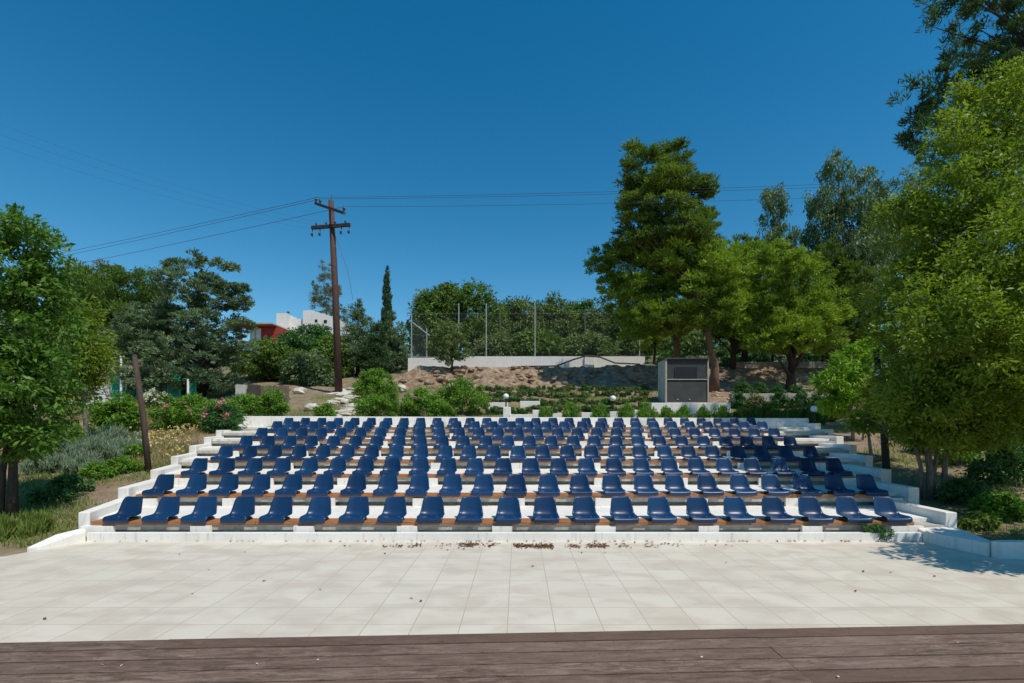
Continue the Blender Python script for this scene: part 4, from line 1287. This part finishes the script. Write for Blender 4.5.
MB().tube([lm + Vector((0, .16, .08)), lm + Vector((0, .03, .10)), lm + Vector((0, 0, .07))], .015, 6).build('lamp_bracket', M['dark'], lp)

# globe garden lamps
for px, py, Yq, lab in ((506, 396.5, 21.0, 'white globe garden lamp above the tall white block'), (613, 398.5, 20.5, 'white globe garden lamp left of the booth'), (814, 409, 18.6, 'white globe garden lamp in the hedge at right')):
    p = at(px, py, Yq)
    g = G(p.x, Yq)
    t = thing('garden_lamp', (p.x, Yq, g), lab, 'lamp', 'globe garden lamps')
    MB().tube([(0, 0, 0), (0, 0, p.z - g - .12)], [.035, .03], 8).build('post', M['dark'], t)
    MB().tube([(0, 0, p.z - g - .13), (0, 0, p.z - g - .10)], [.06, .07], 10).build('collar', M['dark'], t)
    MB().ball((0, 0, p.z - g), .125).build('globe', M['globe'], t, True)

# ------------------------------------------------------------------ booth
Y = 23.0
x0, x1 = at(665.3, 0, Y).x, at(709, 0, Y).x
zb, zt = at(0, 403, Y).z, at(0, 358.5, Y).z
bo = thing('booth', ((x0 + x1) / 2, Y, zb), 'small grey booth with a dark window in front of the pines', 'booth')
w = x1 - x0
H = zt - zb
lw = .02
hx = w / 2
MB().box(-hx, -hx + lw, 0.0, 1.2, -.6, H - .03).box(-hx + lw, hx, .10, 1.2, -.6, H - .06).build('wall', M['boothwall'], bo)
MB().box(-hx - .03, hx + .04, -.05, 1.25, H - .028, H + .03).build('roof', M['roofdark'], bo)
fx0, fx1 = -hx + lw + .01, hx - .01
zmid = (403 - 379.5) * Y / F
up_p = MB()
nsl = 11
for q in range(nsl):
    za = zmid + .03 + (H - .18 - zmid) * q / nsl
    up_p.box(fx0 + .05, fx1 - .05, .06, .092, za, za + (H - .18 - zmid) / nsl * .82)
sh = up_p.build('shutter', M['slat'], bo)
MB().box(fx0 + .05, fx1 - .05, .03, .095, H - .15, H - .032).build('fascia', M['dark'], bo)
wx0, wx1 = (675.5 - 687.15) * Y / F, (697 - 687.15) * Y / F
wz0, wz1 = (403 - 379) * Y / F + .03, (403 - 367) * Y / F
wn = MB().box(wx0, wx1, .035, .058, wz0, wz1).build('window', M['glass'], bo)
MB().box(wx0 - .02, wx0 + .01, .02, .033, wz0, wz1).box(wx1 - .01, wx1 + .02, .02, .033, wz0, wz1).build('window_frame', M['dark'], wn)
MB().box(fx0 + .05, fx1 - .05, .05, .094, .04, zmid - .012).build('lower_panel', M['panel'], bo)
for sx in (690, 678):
    MB().ball(((sx - 687.15) * Y / F, .045, .16), .035, 8, 6).build('knob', M['trim'], bo)
for q in (fx0, fx1 - .045):
    MB().box(q, q + .045, 0.0, .048, 0, H - .035).build('jamb', M['trim'], bo)
MB().box(fx0 + .046, fx1 - .046, 0.003, .048, zmid - .01, zmid + .025).build('rail', M['trim'], bo)
MB().box(fx0 + .046, fx1 - .046, 0.003, .048, -.0, .035).build('sill', M['trim'], bo)
xx = at(690, 0, 21.5).x
pw = MB().box(-1.75, 1.6, -.15, .15, -.6, .42).build('low_wall', M['white'], bevel=.02)
pw.location = (xx, 21.3, G(xx, 21.3))
tag(pw, 'low white wall in front of the grey booth', 'low wall')
xx = at(785, 0, 24).x
pw = MB().box(-2.6, 2.6, -.12, .12, -.5, .38).build('planter_wall', M['concrete'], bevel=.02)
pw.location = (xx, 24.0, G(xx, 24.0))
tag(pw, 'grey concrete planter wall between two rows of dark shrubs right of the booth', 'planter wall')
tag(MB().box(-3.0, 3.0, -.1, .1, -.4, .35).build('planter_wall', M['concrete'], bevel=.02), 'long grey wall at the top of the bank under the right pines', 'planter wall').location = (at(780, 0, 33).x, 33.0, G(at(780, 0, 33).x, 33))

# ------------------------------------------------------------------ court wall and fence on the bank
Y = 33.4
xa, xm, xb = at(408, 0, Y).x, at(465, 0, Y).x, at(645, 0, Y).x
zt = at(0, 357, Y).z
cw = thing('court_wall', (xa, Y, zt), 'long white retaining wall of the fenced court on the bank', 'wall')
MB().prism([(0, 0), (xm - xa, 0), (xm - xa, .3), (0, .3)], -1.6, [-.06, 0, 0, -.06]).build('wall_section', M['whitewall'], cw)
MB().box(xm - xa + .004, xb - xa, .02, .3, -1.2, .04).build('wall_section', M['whitewall'], cw)
MB().box(at(584.5, 0, Y).x - xa, at(594, 0, Y).x - xa, -.12, .016, -1.0, .06).build('pier', M['whitewall'], cw)
MB().box(-.05, .3, .31, 6, -1.5, -.08).build('side_wall', M['whitewall'], cw)
fe = thing('court_fence', (xa, Y + .15, zt), 'tall grey wire mesh fence on posts above the white court wall', 'fence')
posts = [(411, 313), (458.5, 303), (486, 303), (535, 300), (640, 312)]
ph = at(0, 312, Y).z - zt
for px, ty in posts:
    x = at(px, 0, Y).x - xa
    MB().tube([(x, 0, -.2), (x, 0, at(0, ty, Y).z - zt)], [.042, .038], 8).build('post', M['galv'], fe)
for q in range(1, 2):
    MB().tube([(.2, q * 5.6, -.2), (.2, q * 5.6, ph)], .05, 8).build('post', M['galv'], fe)
MB().tube([at(412, 322, Y) - Vector((xa, Y, zt)) + Vector((0, .1, 0)), at(429, 335, Y) - Vector((xa, Y, zt)) + Vector((0, .1, 0))], .04, 7).build('brace', M['galv'], fe)
mb = MB()
Lx = xb - xa - .2
stp = .13


def diag(mb, ox, oy, ux, uy, length, height, step, r):
    n = int((length + height) / step)
    for q in range(n):
        for s in (0, 1):
            d = q * step
            # line x - z = d - height  (or mirrored)
            t0 = max(0, d - height); t1 = min(length, d)
            if t1 - t0 < .05:
                continue
            z0, z1 = height - d + t0, height - d + t1
            if s:
                t0, t1 = length - t0, length - t1
            pa = Vector((ox + ux * t0, oy + uy * t0, .05 + z0)); pb_ = Vector((ox + ux * t1, oy + uy * t1, .05 + z1))
            mb.tube([pa, pb_], r, 3, cap=False)


diag(mb, .2, 0, 1, 0, Lx, ph - .1, stp, .0024)
mb.build('wire_mesh', M['wire'], fe)
mb = MB()
diag(mb, .2, 0, 0, 1, 5.0, ph - .1, stp, .0024)
mb.build('wire_mesh', M['wire'], fe)
MB().tube([(.2, 0, ph - .05), (Lx, 0, ph - .05)], .005, 5).tube([(.2, 0, .06), (Lx, 0, .06)], .010, 5).build('line_wire', M['galv'], fe)
pts = [at(520, 366.5, 33.1), at(556, 366, 33.0), at(575, 359, 33.0), at(586, 356, 33.0), at(600, 357, 33.0), at(615, 363, 33.0), at(640, 364, 33.0)]
pp = MB().tube([p - pts[0] for p in pts], .05, 7).build('pipe', M['pipe'])
pp.location = pts[0]
tag(pp, 'black pipe draped along the white court wall', 'pipe')

# ------------------------------------------------------------------ houses
Y = 66
zt = at(0, 325, Y).z
rh = at(262, 325, Y)
h1 = thing('red_house', (rh.x, Y, G(rh.x, Y)), 'low red house with a flat roof among the trees on the left', 'house')
zr = zt - G(rh.x, Y)
xl, xr = at(247, 0, Y).x - rh.x, at(281, 0, Y).x - rh.x
MB().box(xl + .6, xr, 0, 7, -3, zr - .3).build('wall', M['red'], h1)
MB().box(xl - 1.0, xr - .6, -1.2, 7.2, zr - .22, zr - .10).build('roof', M['brick'], h1)
MB().box(xl - 1.05, xr - .55, -1.25, 7.25, zr - .097, zr + .06).build('roof_slab', M['trim'], h1)
MB().box(xl - .5, xl - .2, -1.0, -.7, -3, zr - .29).build('porch_post', M['brick'], h1)
wn = MB().box(at(250, 0, Y).x - rh.x, at(261, 0, Y).x - rh.x, -.05, -.003, zr - 2.4, zr - .45).build('window', M['whitewall'], h1)
MB().box(at(255, 0, Y).x - rh.x, at(256, 0, Y).x - rh.x, -.08, -.052, zr - 2.4, zr - .45).build('window_bar', M['concrete'], wn)
Y = 72
wh = at(300, 320, Y)
g = G(wh.x, Y)
h2 = thing('white_house', (wh.x, Y, g), 'white house with a sloping gable wall and chimney behind dark trees', 'house')
X = lambda p: at(p, 0, Y).x - wh.x
Z = lambda p: at(0, p, Y).z - g
v = [(X(303), 0, -3), (X(340), 0, -3), (X(340), 0, Z(320)), (X(334), 0, Z(317)), (X(311), 0, Z(310)), (X(303), 0, Z(310.5))]
vv = v + [(a_, 7, c_) for a_, b_, c_ in v]
n = len(v)
MB().add(vv, [tuple(range(n)), tuple(range(2 * n - 1, n - 1, -1))] + [(i, n + i, n + (i + 1) % n, (i + 1) % n) for i in range(n)]).build('gable_wall', M['whitewall'], h2)
MB().box(X(278), X(288), -.5, 3, -3, Z(314)).build('wall', M['whitewall'], h2)
ch = MB().box(X(285.5), X(288), .3, .7, Z(314), Z(312.5)).build('chimney', M['concrete'], h2)
MB().tube([(X(286.7), .5, Z(312.5)), (X(286.7), .5, Z(311))], [.14, .2], 8).build('chimney_pot', M['dark'], ch)
MB().box(X(288) + .01, X(303) - .01, .6, 6, -3, Z(318)).build('wall', M['whitewall'], h2)
MB().box(X(315), X(317.5), -.06, -.003, Z(322), Z(319.5)).build('window', M['glass'], h2)
MB().box(X(324), X(327), -.06, -.003, Z(323), Z(320)).build('window', M['glass'], h2)

# ------------------------------------------------------------------ garden wall, green gates and fences on the left
Y = 23
p = at(88, 404, Y)
gw = MB().box(-.9, .42, -.12, .12, -1.2, .28).box(.425, .95, -.16, .16, -1.2, .75).build('garden_wall', M['whitewall'])
gw.location = (p.x, Y, p.z + .05)
tag(gw, 'white garden wall with a taller end pier behind the round bush at left', 'wall')


def bar_panel(name, label, pA, pB, h, nb, thick=.03, cat='fence', frame=True, gable=0.0):
    a, b = Vector(pA), Vector(pB)
    t = thing(name, a, label, cat)
    d = b - a
    mb = MB()
    for q in range(nb + 1):
        s = d * (q / nb)
        hh = h + gable * (1 - abs(2 * q / nb - 1))
        mb.tube([s, s + Vector((0, 0, hh))], thick * .5, 6)
    mb.build('bars', M['green'], t)
    mb = MB()
    for z in (.12, h - .06):
        mb.tube([Vector((0, 0, z)), d + Vector((0, 0, z))], thick * .7, 6)
    mb.build('rails', M['green'], t)
    mb = MB()
    for s in (Vector((0, 0, 0)), d):
        mb = MB().tube([s, s + Vector((0, 0, h + .08))], .045, 8)
        mb.build('post', M['green'], t)
    return t


def gp(px, Y):
    x = (px - CX) * Y / F
    return Vector((x, Y, G(x, Y)))


bar_panel('green_fence', 'bright green metal fence panel left of the white pole', gp(111, 24), gp(122, 24), 1.35, 9, .07)
bar_panel('green_fence', 'blue green railing panel behind the leaning post', gp(123, 24), gp(138, 26), 1.15, 11, .045)
bar_panel('green_gate', 'green metal gate with a pointed top beside the oleander', gp(168, 24), gp(180, 24), 1.35, 7, .07, 'gate', gable=.35)
bar_panel('green_gate', 'thin green gate leaf right of the pointed green gate', gp(189, 24.2), gp(195.5, 24.2), 1.15, 4, .07, 'gate')
wp = thing('white_pole', gp(121, 23.4), 'thin white pole standing by the green fence', 'pole')
MB().tube([(0, 0, 0), (0, 0, 2.15)], [.05, .045], 8).build('shaft', M['globe'], wp)
MB().tube([(0, 0, 2.151), (0.0, 0, 2.2)], [.06, .06], 8).build('cap', M['globe'], wp)
wp = thing('white_pole', gp(188, 23.4), 'short white pole inside the green gate', 'pole')
MB().tube([(0, 0, 0), (0, 0, 1.15)], [.05, .05], 8).build('shaft', M['globe'], wp)
for px, w_, h_, mt, lab in ((243, .45, .95, 'boothwall', 'pale concrete gate pillar left of the board fence'), (254, .4, .95, 'roofdark', 'dark pillar right beside the pale gate pillar')):
    o = MB().box(-w_ / 2, w_ / 2, -w_ / 2, w_ / 2, -.2, h_).build('gate_pillar', M[mt], bevel=.01)
    o.location = gp(px, 23)
    tag(o, lab, 'pillar')
bf = thing('board_fence', gp(258, 23.4), 'grey weathered board fence right of the gate pillars', 'fence')
mb = MB()
for q in range(12):
    mb.box(.02 + q * .12, .02 + q * .12 + .108, 0, .02, 0, .85 + random.uniform(-.03, .03))
mb.build('boards', M['wood'], bf)
MB().box(0, 1.5, .021, .06, .2, .28).box(0, 1.5, .021, .06, .6, .68).build('rails', M['wood'], bf)
# ------------------------------------------------------------------ light, sky, camera
SUN = Vector((0.44, -0.45, 1.0)).normalized()      # direction towards the sun
elev = math.asin(SUN.z)
ld = bpy.data.lights.new('sun', 'SUN')
ld.energy = 3.9
ld.angle = math.radians(0.53)
ld.color = (1.0, 0.935, 0.83)
so = bpy.data.objects.new('sun', ld)
so.rotation_euler = SUN.to_track_quat('Z', 'Y').to_euler()
COL.objects.link(so)
w = bpy.data.worlds.new('World')
scene.world = w
w.use_nodes = True
nt = w.node_tree
bg = nt.nodes['Background']
sky = nt.nodes.new('ShaderNodeTexSky')
sky.sky_type = 'NISHITA'
sky.sun_disc = False
sky.sun_elevation = elev
sky.sun_rotation = math.atan2(SUN.x, SUN.y)
sky.air_density = 1.0
sky.dust_density = 0.2
sky.ozone_density = 1.6
sky.altitude = 100
hs = nt.nodes.new('ShaderNodeHueSaturation')
hs.inputs['Hue'].default_value = 0.488
hs.inputs['Saturation'].default_value = 1.44
hs.inputs['Value'].default_value = 1.2
nt.links.new(sky.outputs['Color'], hs.inputs['Color'])
nt.links.new(hs.outputs['Color'], bg.inputs['Color'])
bg.inputs['Strength'].default_value = 0.10

cd = bpy.data.cameras.new('camera')
cam = bpy.data.objects.new('camera', cd)
COL.objects.link(cam)
cam.location = (0, 0, EYE)
cam.rotation_euler = (math.radians(90), 0, 0)
cd.sensor_width = 36
cd.lens = F / 1024 * 36
cd.shift_x = -(CX - 512) / 1024
cd.shift_y = (CY - 341.5) / 1024
cd.clip_end = 2000
scene.camera = cam
scene.view_settings.view_transform = 'Standard'
scene.view_settings.look = 'None'
scene.view_settings.exposure = 0.0
scene.view_settings.gamma = 1.0
scene.view_settings.use_curve_mapping = False
